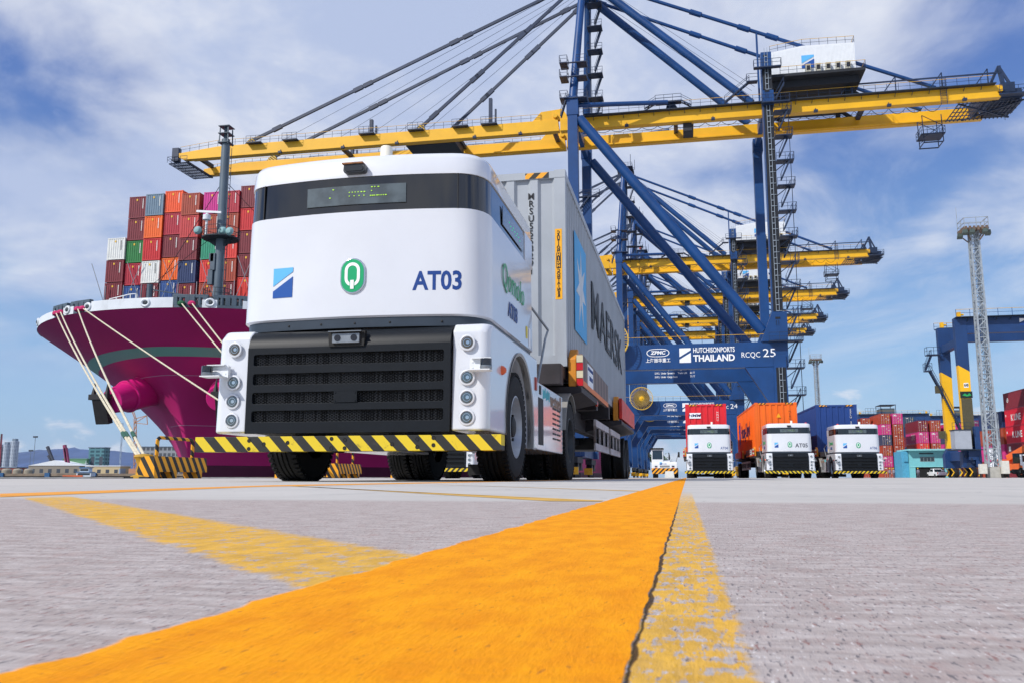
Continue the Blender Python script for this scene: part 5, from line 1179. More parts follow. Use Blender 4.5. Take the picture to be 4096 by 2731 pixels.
# ---------------------------------------------------------------- terminal tractor with a driver, worker figures
SKIN = M('skin', '#8d5a3c', .6); OVERALL = M('overall_grey', '#8d8c9c', .8, 0, .1, 20); HAT = M('helmet_yellow', '#e8c41e', .4); BOOT = M('boot_black', '#1b1b1c', .7)
def person(label, x, y, rz, pose='stand', shirt=OVERALL, trousers=None, scale=1.0, z=0, group=None):
    trousers = trousers or M('trousers_grey', '#5f5f6c', .8)
    if pose == 'stand':
        J = {'pel': (0, 0, .93, .115), 'wai': (0, .01, 1.10, .105), 'che': (0, .0, 1.32, .135), 'nek': (0, .0, 1.47, .055), 'hd0': (0, -.015, 1.56, .075), 'hd1': (0, -.01, 1.66, .085), 'hd2': (0, 0, 1.73, .05),
             'hl': (.09, 0, .90, .085), 'kl': (.11, -.03, .50, .058), 'al': (.12, .02, .09, .042), 'tl': (.13, -.15, .035, .034), 'hr': (-.09, 0, .90, .085), 'kr': (-.12, .03, .50, .058), 'ar': (-.13, .09, .09, .042), 'tr': (-.15, -.07, .035, .034),
             'sl': (.18, 0, 1.40, .062), 'el': (.26, .03, 1.13, .045), 'wl': (.25, -.10, .90, .033), 'fl': (.24, -.14, .81, .03), 'sr': (-.18, 0, 1.40, .062), 'er': (-.26, .04, 1.13, .045), 'wr': (-.27, -.04, .88, .033), 'fr': (-.27, -.07, .79, .03)}
    else:
        J = {'pel': (0, .1, .12, .12), 'wai': (0, .1, .28, .11), 'che': (0, .08, .50, .135), 'nek': (0, .06, .65, .055), 'hd0': (0, .03, .74, .075), 'hd1': (0, .03, .84, .085), 'hd2': (0, .04, .91, .05),
             'hl': (.09, .08, .10, .09), 'kl': (.13, -.38, .14, .062), 'al': (.13, -.42, -.30, .045), 'tl': (.13, -.56, -.34, .035), 'hr': (-.09, .08, .10, .09), 'kr': (-.13, -.38, .14, .062), 'ar': (-.13, -.42, -.30, .045), 'tr': (-.13, -.56, -.34, .035),
             'sl': (.18, .08, .58, .062), 'el': (.25, -.08, .36, .045), 'wl': (.18, -.30, .40, .034), 'fl': (.15, -.38, .42, .03), 'sr': (-.18, .08, .58, .062), 'er': (-.25, -.08, .36, .045), 'wr': (-.18, -.30, .40, .034), 'fr': (-.15, -.38, .42, .03)}
    E_ = [('pel', 'wai'), ('wai', 'che'), ('che', 'nek'), ('nek', 'hd0'), ('hd0', 'hd1'), ('hd1', 'hd2'), ('pel', 'hl'), ('hl', 'kl'), ('kl', 'al'), ('al', 'tl'), ('pel', 'hr'), ('hr', 'kr'), ('kr', 'ar'), ('ar', 'tr'), ('che', 'sl'), ('sl', 'el'), ('el', 'wl'), ('wl', 'fl'), ('che', 'sr'), ('sr', 'er'), ('er', 'wr'), ('wr', 'fr')]
    ks = list(J); vs = [J[k][:3] for k in ks]; ed = [(ks.index(a), ks.index(b)) for a, b in E_]; rad = [J[k][3] for k in ks]
    for w_, f_, s in (('wl', 'fl', 1), ('wr', 'fr', -1)):          # four fingers and a thumb on each palm
        p = Vector(J[w_][:3]); q = Vector(J[f_][:3]); d = (q-p).normalized(); sd = Vector((0, 1, 0)); sd = (sd-d*sd.dot(d)).normalized()
        for k in range(4):
            a = q+sd*(.033-.022*k); b = a+d*(.05+.012*(k in (1, 2)))+Vector((-s*.012, 0, 0)); vs += [tuple(a), tuple(b)]; rad += [.0095, .008]; n = len(vs); ed += [(ks.index(f_), n-2), (n-2, n-1)]
        a = q-sd*.045-d*.03; b = a-sd*.012+d*.035; vs += [tuple(a), tuple(b)]; rad += [.011, .009]; n = len(vs); ed += [(ks.index(f_), n-2), (n-2, n-1)]
    me = bpy.data.meshes.new('person'); me.from_pydata(vs, ed, [])
    o = bpy.data.objects.new('person', me); C.objects.link(o)
    md = o.modifiers.new('skin', 'SKIN'); o.modifiers.new('sub', 'SUBSURF').levels = 1
    for i, v in enumerate(me.skin_vertices[0].data): v.radius = (rad[i], rad[i]); v.use_root = (i == 0)
    bpy.context.view_layer.update(); dg = bpy.context.evaluated_depsgraph_get()
    m2 = bpy.data.meshes.new_from_object(o.evaluated_get(dg)); bpy.data.objects.remove(o)
    for m in (shirt, trousers, SKIN, BOOT): m2.materials.append(m)
    hz = J['nek'][2]; pz = J['pel'][2]
    for p in m2.polygons:
        c = p.center; p.use_smooth = True
        p.material_index = 2 if c.z > hz else (3 if (c.z < .10 and pose == 'stand') or (pose != 'stand' and c.z < -.25) else (1 if (c.z < pz+.02 and abs(c.x) < .2 and (pose == 'stand' or c.y > -.5)) else 0))
        if min((c-Vector(J['fl'][:3])).length, (c-Vector(J['fr'][:3])).length) < .085: p.material_index = 2
    b = bpy.data.objects.new('person', m2); C.objects.link(b); b.location = (x, y, z); b.rotation_euler = (0, 0, rz); b.scale = (scale,)*3
    tag(b, label, 'person', group)
    hx, hy, hz_ = J['hd1'][:3]; mb = MB()
    mb.lathe([(.001, .13), (.06, .12), (.10, .08), (.118, .02), (.12, 0), (.15, -.01), (.15, -.018), (.11, -.012)], (hx, hy, hz_+.02), 'z', 18); mb.build('hard_hat', HAT, b)
    mb = MB(); mb.ball((hx, hy-.088, hz_-.02), .018, 8, (.7, 1, 1.2)); mb.ball((hx+.033, hy-.076, hz_+.005), .010, 8); mb.ball((hx-.033, hy-.076, hz_+.005), .010, 8); mb.ball((hx+.086, hy, hz_-.01), .022, 8, (.4, .8, 1.2)); mb.ball((hx-.086, hy, hz_-.01), .022, 8, (.4, .8, 1.2)); mb.box(hx-.025, hx+.025, hy-.083, hy-.07, hz_-.062, hz_-.054)
    mb.build('face_features', M('face_brown', '#6f4330', .6), b)
    return b
GLASSW = M('cab_glass', '#1c2a30', .05, 0, .2, 3, coat=1)
def make_tractor(label):
    T = thing('terminal_tractor', label, 'tractor', (0, 0, 0), 0, 'yard tractors with a single offset cab')
    mb = MB(); mb.prism([(-1.18, .38), (1.18, .38), (1.25, .92), (-1.25, .92)], 'y', 0, .35); mb.build('front_bumper', OBCASTLE, T, bevel=.02)
    mb = MB(); mb.prism([(.0, .92), (.0, 1.28), (.1, 1.5), (1.4, 1.62), (1.4, .92)], 'x', -1.22, 1.2); body = mb.build('hood', WHITE2, T, bevel=.04)
    mb = MB()
    for k in range(11): mb.box(-.42+.085*k, -.37+.085*k, -.012, .01, 1.0, 1.18)
    mb.build('hood_vents', DARK, body)
    for x in (-.8, .82):
        mb = MB(); mb.prism(rrect(x-.13, x+.13, 1.02, 1.17, .03), 'y', -.02, .02); mb.build('headlight', LENS, T, bevel=.01)
        mb = MB(); mb.box(x-.1, x+.1, -.02, .01, .935, .985); mb.build('indicator', ORNG, T)
    mb = MB(); mb.prism([(.15, 1.45), (.15, 1.75), (.25, 2.75), (1.6, 2.75), (1.6, 1.45)], 'x', -1.22, -.10); mb.prism([(.15, 1.6), (1.5, 1.75), (1.5, 1.45), (.15, 1.45)], 'x', -.1, .55); cab = mb.build('cab', WHITE2, T, bevel=.05)
    mb = MB(); mb.prism([(-1.14, 1.78), (-.18, 1.78), (-.20, 2.62), (-1.12, 2.62)], 'y', .10, .13)
    for i in range(len(mb.v)): v = mb.v[i]; mb.v[i] = (v[0], v[1]+.03+(v[2]-1.78)*.1, v[2])
    mb.build('windscreen', GLASSW, cab)
    for x in (-1.235, -.11):
        mb = MB(); mb.box(x, x+.025, .45, 1.35, 1.85, 2.6); mb.build('side_window', GLASSW, cab)
    mb = MB(); mb.box(-1.3, -.05, .0, .5, 2.75, 2.86); mb.box(-1.25, -.06, .1, 1.7, 2.74, 2.80)
    for k in range(5): mb.ball((-1.15+.24*k, .0, 2.82), .07, 8, (1, .5, .8))
    mb.build('roof_lights', DARK, cab)
    for s, x in ((-1, -1.25), (1, 1.3)):
        mb = MB(); mb.path([(x if s < 0 else 1.1, .2, 1.5 if s > 0 else 2.5), (x-.16*(s < 0)+.1*(s > 0), .1, 2.55 if s < 0 else 2.5)], .025, 6); mb.box(x-.3*(s < 0)+.0, x-.12*(s < 0)+.18*(s > 0), .02, .1, 1.95, 2.45); mb.build('mirror', DARK, T, bevel=.02)
    mb = MB(); mb.tube((.45, 1.7, 1.4), (.45, 1.7, 2.2), .07, 10); mb.tube((.45, 1.7, 2.2), (.40, 1.7, 2.45), .05, 8); mb.build('exhaust', DARK, T)
    mb = MB(); mb.box(-.5, .5, .3, 5.2, .6, .9); mb.box(-.9, .9, 3.2, 5.0, .9, 1.1); mb.build('chassis', DARK, T)
    mb = MB(); mb.box(-1.2, -.6, 1.6, 2.6, .5, 1.0); mb.box(.6, 1.2, 1.6, 2.8, .45, .95); mb.build('fuel_tank', DARK, T, bevel=.05)
    text('131', .26, SIGNB, T, (.05, -.012, 1.33), sx=.85); port_logo(T, 'port_emblem', -.46, -.2, 1.26, 1.50, .0)
    for s in (-1, 1):
        make_wheel('wheel', s*1.0, 1.0, .5, .28, s, T); make_wheel('wheel', s*1.0, 4.2, .5, .5, s, T, False)
    return T
tt = make_tractor('white yard tractor 131 with orange and black bumper, left of truck AT04'); tt.location = (-2.05, 86, 0)
person('driver with yellow helmet sitting inside the cab of tractor 131', -2.75, 86.9, 0, 'sit', M('overall_blue', '#31529b', .8), None, 1, 1.62)
t2 = copy_tree(tt); t2.location = (40.6, 113.5, 0); t2.rotation_euler.z = R(62); t2['label'] = 'white yard tractor at the right edge beside the lattice mast'
for o in kids(t2, 'lettering')+kids(t2, 'port_emblem'): bpy.data.objects.remove(o)
mb = MB(); mb.prism([(-.45, 0), (.45, 0), (.38, .62), (-.38, .62)], 'y', 0, 1.2); tag(mb.build('concrete_block', M('block_white', '#d8d8d2', .8, 0, .1, 2, dirt=.3), None, (-1.55, 83.5, 0), bevel=.03), 'pale concrete block on the ground in front of tractor 131', 'block')
for i, (x, y, lb, rz) in enumerate(((42.1, 174.5, 'worker in pale grey overalls and yellow helmet at the left side of the garage door', R(200)), (46.3, 174.0, 'worker in pale grey overalls and yellow helmet right of the white pickup', R(150)), (37.3, 175, 'left worker of the pair standing by the container stack', R(30)), (38.0, 175.2, 'right worker of the pair standing by the container stack', R(-60)))):
    person(lb, x, y, rz, group='workers with yellow helmets')

# ---------------------------------------------------------------- container yard
YG = 'containers stacked in the yard'
TIER = ['top', 'second', 'third', 'fourth', 'fifth', 'bottom']
CN.update({'P': ('#c8357e', 'pink'), 'D': ('#39405a', 'dark grey-blue'), 'u': ('#7d1f6b', 'plum'), 'k': ('#c4122c', 'bright red'), 's': ('#a4452a', 'rust'), 'T': ('#2f4d63', 'dark teal')})
def stack(seq, x, y, h, where, key='c40door', z0=0, sz=None):
    n = len(seq); out_ = []
    for k, ch in enumerate(seq):
        c = container(key, CN[ch][0], (x, y, z0+h*(n-1-k)), 0, '%s container, %s in the %s' % (CN[ch][1], 'top' if k == 0 else ('bottom' if k == n-1 else ORD[k+1]+' down'), where), YG)
        if sz: c.scale.z = sz
        out_.append(c)
    return out_
CMESH['c40door'] = make_container(H=2.591, door=True, nside=30)
A1 = stack('bPDbPs', 48.3, 228, 2.591, 'stack right beside truck AT06')
A2 = stack('Pbbbbb', 51.1, 228, 2.591, 'brown stack topped by a pink box')
A3 = stack('TnmnDn', 58.6, 248, 2.66, 'dark stack behind the brown one', sz=1.027)
A0 = stack('bmbsPb', 45.4, 236, 2.5, 'stack mostly hidden by truck AT06', sz=.965)
B1 = stack('mPxmb', 57.4, 230.5, 2.78, 'left stack above the turquoise building', sz=1.073)
B2 = stack('bPbsm', 60.3, 230.5, 2.78, 'middle stack above the turquoise building', sz=1.073)
B3 = stack('PbObm', 64.0, 233, 2.6, 'stack between turquoise building and yellow crane leg')
D1 = stack('PPubs', 61.2, 201, 2.4, 'stack right behind the lattice mast', sz=.926)
D2 = stack('DPbm', 58.4, 203, 2.5, 'short stack between yellow legs and lattice mast', z0=0, sz=.965)
C1 = stack('mkkmm', 54.5, 149.2, 2.82, 'big stack at the right edge', key='c40', sz=.974)
C2 = stack('nsPs', 54.5, 162.8, 2.82, 'stack just left of the bright red boxes', key='c40', sz=.974)
C3 = stack('kmbsn', 57.2, 149.2, 2.82, 'row behind the big right edge stack', key='c40', sz=.974)
text('ONE', 1.75, MARKW, B1[1], (-SX-.004, 5.0, 1.45), 'left', sx=.9, off=.05)
for c in (A1[1], A1[4], A2[0], B1[1], B2[1], D1[0], D1[1], B3[0]): text('ONE', .42, MARKW, c, (-.55, .008, 2.05), off=.012)
for c in C1[1:3]: text('K LINE', 1.5, MARKW, c, (-SX-.004, 9.4, 1.4), 'left', sx=1.0, off=.03, align='LEFT'); mb = MB(); mb.box(-SX-.006, -SX, 11.5, 11.85, 1.7, 2.1); mb.build('corner_plate', MARKW, c)
for c in (C2[0], C1[0]): mb = MB(); mb.lathe([(.30, 0), (.42, 0), (.42, -.01), (.30, -.01)], (-SX, 10.3, 1.6), 'x', 20); mb.build('round_emblem', MARKW, c); text('CL', .45, MARKW, c, (-SX-.012, 10.3, 1.6), 'left', off=.02)
mb = MB(); mb.box(-SX-.006, -SX, 10.6, 11.5, 1.6, 2.4); mb.build('white_panel', MARKW, C1[3]); 

# ---------------------------------------------------------------- rubber tyred yard crane number 68
def make_rtg(label, num=True):
    K = thing('yard_crane', label, 'crane', (0, 0, 0), 0, 'blue and yellow yard cranes')
    NAVY = M('yard_navy', '#173a6b', .45, 0, .12, .4, dirt=.15, dcol='#24344c'); YL = M('yard_yellow', '#f0b70f', .45, 0, .06, .3)
    for y in (0, 9.2):
        for x in (0, 24):
            mb = MB(); mb.prism([(x-.78, 16.9), (x+.78, 15.9), (x+.85, 21.5), (x+.85, 24.1), (x-.85, 24.1), (x-.85, 21.5)], 'y', y-.6, y+.6); mb.build('leg', NAVY, K, bevel=.03)
            mb = MB(); mb.prism([(x-.66, 4.6), (x+.66, 4.6), (x+.78, 15.9), (x-.78, 16.9)], 'y', y-.6, y+.6); lg = mb.build('leg_lower', YL, K, bevel=.03)
            if num and x == 0 and y == 0:
                mb = MB(); mb.box(x-.22, x+.42, y-.625, y-.6, 13.5, 14.2); p = mb.build('number_plate', SIGNW, lg); text('68', .62, INK, p, (x+.1, y-.63, 13.85), off=.02)
                mb = MB(); mb.box(x-.85, x+.85, y-.75, y-.61, 11.9, 12.9); p = mb.build('display_panel', M('panel_dark', '#16241f', .4), lg); mb = MB(); mb.prism([(-.6, 12.3), (-.2, 12.62), (.1, 12.35), (.4, 12.65), (.7, 12.3), (.1, 12.15)], 'y', y-.757, y-.75); mb.build('green_symbol', M('panel_green', '#1f8f4a', .5, emit=.3), p)
                mb = MB(); mb.box(x-.75, x+.75, y-.72, y-.61, 4.7, 11.8); mb.build('mesh_cover', M('mesh_brown', '#4f4a36', .8, 0, .25, 8), lg)
            mb = MB(); mb.box(x-.25, x+.25, y-.3, y+.3, 24.1, 25.1); mb.tube((x+.2, y, 24.7), (x+.7, y, 24.7), .14); mb.build('buffer_post', YL, K)
            mb = MB(); mb.prism([(x-.66, 4.6), (x-1.2, 3.6), (x-1.2, 1.5), (x+1.2, 1.5), (x+1.2, 3.6), (x+.66, 4.6)], 'y', y-.7, y+.7); mb.build('leg_foot', NAVY, K, bevel=.05)
            for q in (-1.1, 1.1):
                bw = thing('bogie', None, None, (x, y+q*1.2, 0)); bw.parent = K
                mb = MB(); mb.lathe([(.35, -.28), (.7, -.3), (.75, -.2), (.75, .2), (.7, .3), (.35, .28), (.3, 0)], (0, 0, .75), 'x', 22, close=True); mb.build('tyre', RUBBER, bw)
                mb = MB(); mb.lathe([(.001, -.1), (.36, -.1), (.36, .1), (.001, .1)], (0, 0, .75), 'x', 16); mb.build('rim', STEEL, bw)
                mb = MB(); mb.prism([(-.9, .25), (-.75, .25), (-.35, .85), (-.75, 1.45), (-.9, 1.45), (-.5, .85)], 'y', -.9, -.82); mb.prism([(.3, .25), (.5, .25), (.9, .85), (.5, 1.45), (.3, 1.45), (.7, .85)], 'y', -.9, -.82); mb.build('wheel_guard', YL, bw)
        mb = MB(); mb.box(.86, 23.14, y-.55, y+.55, 21.75, 24.1); gd = mb.build('girder', NAVY, K, bevel=.03)
        mb = MB(); mb.box(-.8, 24.8, y-.6-1.0*(y == 0), y+.6+1.0*(y > 0), 24.1, 24.18, 0); mb.rail([(-.8, y+(-1.5 if y == 0 else 1.5), 24.18), (24.8, y+(-1.5 if y == 0 else 1.5), 24.18)], 1.1, 1.9, .06, 1, mtop=2)
        for k in range(12): mb.bar((1+2*k, y+(-.6 if y == 0 else .6), 23.6), (1+2*k, y+(-1.5 if y == 0 else 1.5), 24.1), .08)
        mb.build('walkway', [GRATE, BLUE, YRAIL], gd)
        if y == 0: port_logo(gd, 'port_emblem', 8.3, 9.3, 22.75, 23.8, y-.56, mats=(SIGNW, SIGNB))
    for x in (0, 24):
        mb = MB(); mb.box(x-.55, x+.55, -1.5, 10.7, 2.6, 4.0); mb.build('sill_beam', NAVY, K, bevel=.03)
        mb = MB(); mb.box(x-.5, x+.5, .61, 8.59, 20, 21.2); mb.build('cross_beam', NAVY, K)
    mb = MB(); mb.box(-2.5, -.2, -2.2, .0, 4.2, 7.0); mb.build('electric_cabinet', M('cabinet_grey', '#a2a9b3', .5, 0, .05, 1), K, bevel=.04)
    mb = MB(); mb.box(-2.8, 1.3, -2.4, 1, 4.05, 4.18); mb.rail([(-2.8, -2.4, 7.0), (-.2, -2.4, 7.0)], 1.1, .8, .05); mb.box(-2.6, -.1, -2.3, .1, 7.0, 7.12); mb.build('cabinet_platform', GRATE, K)
    mb = MB(); mb.box(.4, 1.25, -1.5, -.72, 1.6, 7.6); mb.build('engine_house', NAVY, K, bevel=.15)
    for k, z in enumerate((6.2, 13.5, 14.7, 17.0)):
        mb = MB(); mb.box(-1.9, -.9, 8.2, 8.7, z, z+1.2); mb.build('lamp_box', M('mesh_brown', '#4f4a36'), K) if k < 2 else None
    mb = MB(); stair(mb, -.9, 13.3, -2.6, 17.2, 8.0, .8); platform(mb, -3.3, -2.3, 7.8, 9.2, 17.2, 'fl'); stair(mb, -3.2, 17.3, -2.2, 19.6, 8.0, .8); platform(mb, -2.9, -.85, 7.8, 9.2, 19.8, 'fl'); stair(mb, 1.5, 7.2, -.9, 13.3, 8.0, .8); mb.build('stairs', BLUE_D, K)
    mb = MB(); mb.box(8, 13, .9, 8.3, 24.2, 26.4); mb.build('trolley', M('trolley_steel', '#4b565e', .5), K, bevel=.05) if not num else None
    if not num:
        mb = MB(); mb.box(7.6, 13.4, 0, 9, 27.6, 27.8)
        for x in (7.8, 13.2):
            for yy in (.3, 8.7): mb.bar((x, yy, 24), (x, yy, 27.7), .2)
        mb.rail([(2, -.5, 24.2), (8, -.5, 24.2)], 2.2, 1, .08); mb.build('trolley_shelter', BLUE_D, K)
    mb = MB(); rnd = random.Random(4)
    for k in range(18): x = rnd.uniform(-1.2, 1.2); y = rnd.uniform(-2.2, 2.2); z = rnd.uniform(.8, 3.6); mb.box(x-.15, x+.15, y-.2, y+.2, z, z+rnd.uniform(.2, .8))
    mb.build('drive_units', BLUE_D, K)
    return K
rtg = make_rtg('yard crane number 68 with blue and yellow legs, right of the turquoise building'); rtg.location = (41.9, 142.9, 0)
far_rtg = make_rtg('distant yard crane whose dark girder shows above the stack beside truck AT06', False); far_rtg.location = (66.5, 357, 0)
r2 = copy_tree(far_rtg); r2.location = (96, 372, 0); r2['label'] = 'distant yard crane whose girder shows behind the yellow crane legs'
for dx_, lb in ((1.6, 'white rectangular sign on a post at the foot of yard crane 68'), ):
    s_ = thing('sign_post', lb, 'sign', (43.9, 139.0, 0)); mb = MB(); mb.tube((0, 0, 0), (0, 0, 4.0), .06, 8); mb.build('post', DARK, s_); mb = MB(); mb.box(-.6, .6, -.06, -.02, 2.6, 4.3); mb.build('sign_board', SIGNW, s_)
    mb = MB(); mb.lathe([(.001, -.10), (.6, -.10), (.6, -.06), (.001, -.06)], (0.05, 0, 1.75), 'y', 24); mb.build('round_board', SIGNW, s_)
    mb = MB(); mb.box(-.06, .06, -.075, -.062, 3.0, 3.9); mb.box(0, .1, -.115, -.102, 1.5, 2.0); mb.build('sign_mark', INK, s_)

# ---------------------------------------------------------------- lattice light masts
def make_mast(label, gaps=30):
    T = thing('light_mast', label, 'light mast', group='lattice light masts')
    mb = MB(); H = 28.8; w0, w1 = .56, .42
    def wd(z): return w0+(w1-w0)*z/H
    n = 26
    for sx_, sy_ in ((-1, -1), (1, -1), (1, 1), (-1, 1)): mb.bar((sx_*w0, sy_*w0, 1.2), (sx_*w1, sy_*w1, H), .19)
    for k in range(n):
        za = 1.2+(H-1.2)*k/n; zb = 1.2+(H-1.2)*(k+1)/n; a, b = wd(za), wd(zb); s = 1 if k % 2 else -1
        for P_, Q_ in (((-1, -1), (1, -1)), ((1, -1), (1, 1)), ((1, 1), (-1, 1)), ((-1, 1), (-1, -1))):
            p = Vector((P_[0]*a, P_[1]*a, za)); q = Vector((Q_[0]*a, Q_[1]*a, za)); p2 = Vector((P_[0]*b, P_[1]*b, zb)); q2 = Vector((Q_[0]*b, Q_[1]*b, zb))
            mb.bar(p, q, .08); mb.bar(p if s > 0 else q, q2 if s > 0 else p2, .09)
    mb.build('lattice', GALV, T)
    mb = MB()
    for x in (-.02, .30): mb.bar((x-.3, .1, 1.2), (x-.28, .1, H), .05)
    for k in range(90): mb.bar((-.32, .1, 1.4+.3*k), (.0, .1, 1.4+.3*k), .035)
    mb.tube((.3, .3, 1.2), (.2, .2, H), .09, 8); mb.build('ladder', GALV, T)
    mb = MB(); mb.box(-1.3, 1.3, -1.3, 1.3, H, H+.14)
    for k in range(6): mb.box(-1.28+.45*k, -1.04+.45*k, -1.4, -1.25, H-.2, H+.3); mb.box(-1.4, -1.25, -1.28+.45*k, -1.04+.45*k, H-.2, H+.3)
    for a, b in (((-1.3, -1.3), (-.42, -.42)), ((1.3, -1.3), (.42, -.42)), ((1.3, 1.3), (.42, .42)), ((-1.3, 1.3), (-.42, .42))): mb.bar((a[0], a[1], H), (b[0], b[1], H-1.3), .12)
    mb.build('lamp_platform', M('platform_rust', '#6d5a4c', .7, 0, .2, 2), T)
    mb = MB(); mb.rail([(-1.3, -1.3, H+.14), (1.3, -1.3, H+.14), (1.3, 1.3, H+.14), (-1.3, 1.3, H+.14), (-1.3, -1.3, H+.14)], 1.2, 1.3, .07); mb.bar((-1.3, 1.3, H), (-1.3, 1.3, H+3.4), .05); mb.build('guard_rail', GALV, T)
    for i, (x, y) in enumerate(((-1.35, -1.35), (-.6, -1.4), (.8, -1.4), (1.35, -.7), (-1.4, .4))):
        mb = MB(); mb.prism([(-.3, -.2), (.3, -.2), (.24, .22), (-.24, .22)], 'y', -.3, .15)
        for k in range(len(mb.v)): v = mb.v[k]; mb.v[k] = (v[0]+x, v[1]+y, v[2]+H-.5-v[1]*.5)
        mb.build('floodlight', M('flood_body', '#4d5a55', .5), T)
    mb = MB(); mb.prism([(-.62, 0), (.62, 0), (.55, 1.25), (-.55, 1.25)], 'y', -.6, .6); mb.build('plinth', CONC, T, bevel=.03)
    return T
m1 = make_mast('tall lattice light mast near the right edge, standing before yard crane 68'); m1.location = (34.2, 108.7, 0)
m2 = copy_tree(m1); m2.location = (32.4, 225.6, 0); m2['label'] = 'smaller looking distant light mast above the navy container on truck AT06'
for i, (x, lb) in enumerate(((32.9, 'left grey electric cabinet beside the lattice mast foot'), (35.2, 'right tall grey electric cabinet beside the lattice mast foot'))):
    c = thing('electric_cabinet', lb, 'cabinet', (x, 107.9, 0), 0, 'cabinets at the light mast'); mb = MB(); mb.box(-.38, .38, -.3, .3, .45, 1.55+.35*i); mb.build('cabinet_body', M('cabinet_cream', '#cfcdc2', .5, dirt=.2), c, bevel=.02); mb = MB()
    for a in (-.3, .3): mb.box(a-.04, a+.04, -.2, .2, 0, .46)
    mb.build('cabinet_feet', DARK, c); mb = MB(); mb.box(-.34, .34, -.312, -.30, .5, 1.5+.35*i); mb.box(.22, .27, -.335, -.31, .95, 1.12); mb.build('cabinet_door', M('cabinet_cream', '#cfcdc2'), c)
s_ = thing('street_lamp', 'small white street lamp head on a pole left of the lattice mast', 'lamp', (35.2, 112, 0)); mb = MB(); mb.tube((1.0, 0, 0), (1.0, 0, 7.4), .08, 8); mb.path([(1.0, 0, 7.4), (.6, 0, 7.9), (.0, 0, 7.8)], .05, 8); mb.build('pole', GALV, s_); mb = MB(); mb.ball((-.3, 0, 7.75), .28, 12, (1.4, .7, .6)); mb.build('lamp_head', WHITE2, s_)

# ---------------------------------------------------------------- turquoise building, pickup
TQ = M('turquoise_wall', '#76c3cb', .7, 0, .06, .4, dirt=.2, dcol='#5f9aa0'); TQ2 = M('turquoise_trim', '#8fd3d6', .6)
b_ = thing('workshop_building', 'small turquoise workshop with a flat roof and a wide shaded garage doorway', 'building', (41.2, 176.6, 0))
mb = MB(); mb.box(0, 7.3, 0, .3, 1.95, 5.0); mb.box(0, 1.0, 0, .3, 0, 1.95); mb.box(6.1, 7.3, 0, .3, 0, 1.95); mb.box(0, .3, .3, 8, 0, 5.0); mb.box(7.0, 7.3, .3, 8, 0, 5.0); mb.box(.3, 7.0, 7.7, 8, 0, 5.0); mb.build('wall', TQ, b_)
mb = MB(); mb.box(-.4, 7.7, -1.3, 8.3, 5.0, 5.3); mb.build('roof', TQ2, b_, bevel=.03)
mb = MB(); mb.box(-1.2, -.02, .6, 7, 0, 4.9); mb.box(-.9, -.1, .3, .62, 3.0, 4.8); mb.build('side_annex', M('annex_blue', '#4f9fc0', .6, dirt=.3), b_, bevel=.03)
mb = MB(); mb.box(1.0, 6.1, .25, .32, 0, 1.95); mb.box(1.1, 6.0, .4, 6, -.0, .02); mb.build('garage_shade_panel', M('garage_shade', '#0e1012', .8), b_)  # near-black panel and floor paint the shade inside the doorway
mb = MB(); mb.box(1.9, 4.4, -.05, .02, 3.0, 3.85); wn = mb.build('window_frame', M('frame_grey', '#8b9a9c', .5), b_); mb = MB()
for k in range(4): mb.box(1.97+.61*k, 2.5+.61*k, -.06, -.04, 3.07, 3.78)
mb.build('window_pane', GLASSW, wn)
mb = MB(); mb.box(5.9, 7.25, -.12, .0, 2.2, 3.0); mb.box(0, 7.3, -.08, 0, 1.98, 2.1); mb.build('door_housing', TQ2, b_)
mb = MB(); mb.box(1.8, 4.3, -.03, .01, 4.35, 4.62); mb.build('name_board', M('board_dark', '#2c4a55', .6), b_)
mb = MB(); mb.path([(7.5, -.3, 0), (7.5, -.3, 1.6), (7.8, -.3, 1.9), (8.6, -.3, 1.9), (8.6, -.3, 0)], .12, 8); mb.build('pipe_frame', TQ2, b_)
p = thing('pickup_truck', 'white pickup truck parked at the garage door of the turquoise workshop', 'pickup', (45.7, 172.6, 0), R(8))
PW = M('pickup_white', '#e8eaec', .3, 0, .03, 2, coat=.5)
mb = MB(); mb.prism([(-.0, .35), (5.1, .35), (5.1, .75), (4.9, .98), (3.6, 1.02), (0, 1.02)], 'x', -.88, .88); body = mb.build('body', PW, p, bevel=.06, seg=3)
mb = MB(); mb.prism([(1.65, 1.0), (3.75, 1.0), (3.15, 1.62), (1.95, 1.66)], 'x', -.76, .76); cabp = mb.build('cab', PW, p, bevel=.06, seg=3)
mb = MB(); mb.prism([(1.70, 1.10), (1.92, 1.56), (1.80, 1.56), (1.62, 1.10)], 'x', -.62, .62); mb.box(-.785, -.755, 2.0, 3.2, 1.12, 1.52); mb.box(.755, .785, 2.0, 3.2, 1.12, 1.52); mb.prism([(3.72, 1.08), (3.22, 1.58), (3.30, 1.58), (3.80, 1.08)], 'x', -.66, .66); mb.build('windows', GLASSW, cabp)
mb = MB(); mb.box(-.78, .78, .08, 1.6, 1.0, 1.03); mb.build('load_bed', DARK, p)
mb = MB(); mb.box(-.86, -.74, -.02, .03, .7, .95); mb.box(.74, .86, -.02, .03, .7, .95); mb.build('tail_light', RED, p)
mb = MB(); mb.box(-.9, .9, -.12, .05, .35, .52); mb.build('rear_bumper', STEEL, p, bevel=.02)
for s in (-1, 1):
    for y in (1.0, 4.1):
        wh = thing('wheel', None, None, (s*.80, y, .36)); wh.parent = p; mb = MB(); mb.lathe([(.2, -.12), (.34, -.12), (.36, 0), (.34, .12), (.2, .12)], (0,0,0), 'x', 22, close=True); mb.build('tyre', RUBBER, wh); mb = MB(); mb.lathe([(.001, .09), (.21, .09), (.21, -.09), (.001, -.09)], (0,0,0), 'x', 16); mb.build('rim', STEEL, wh)
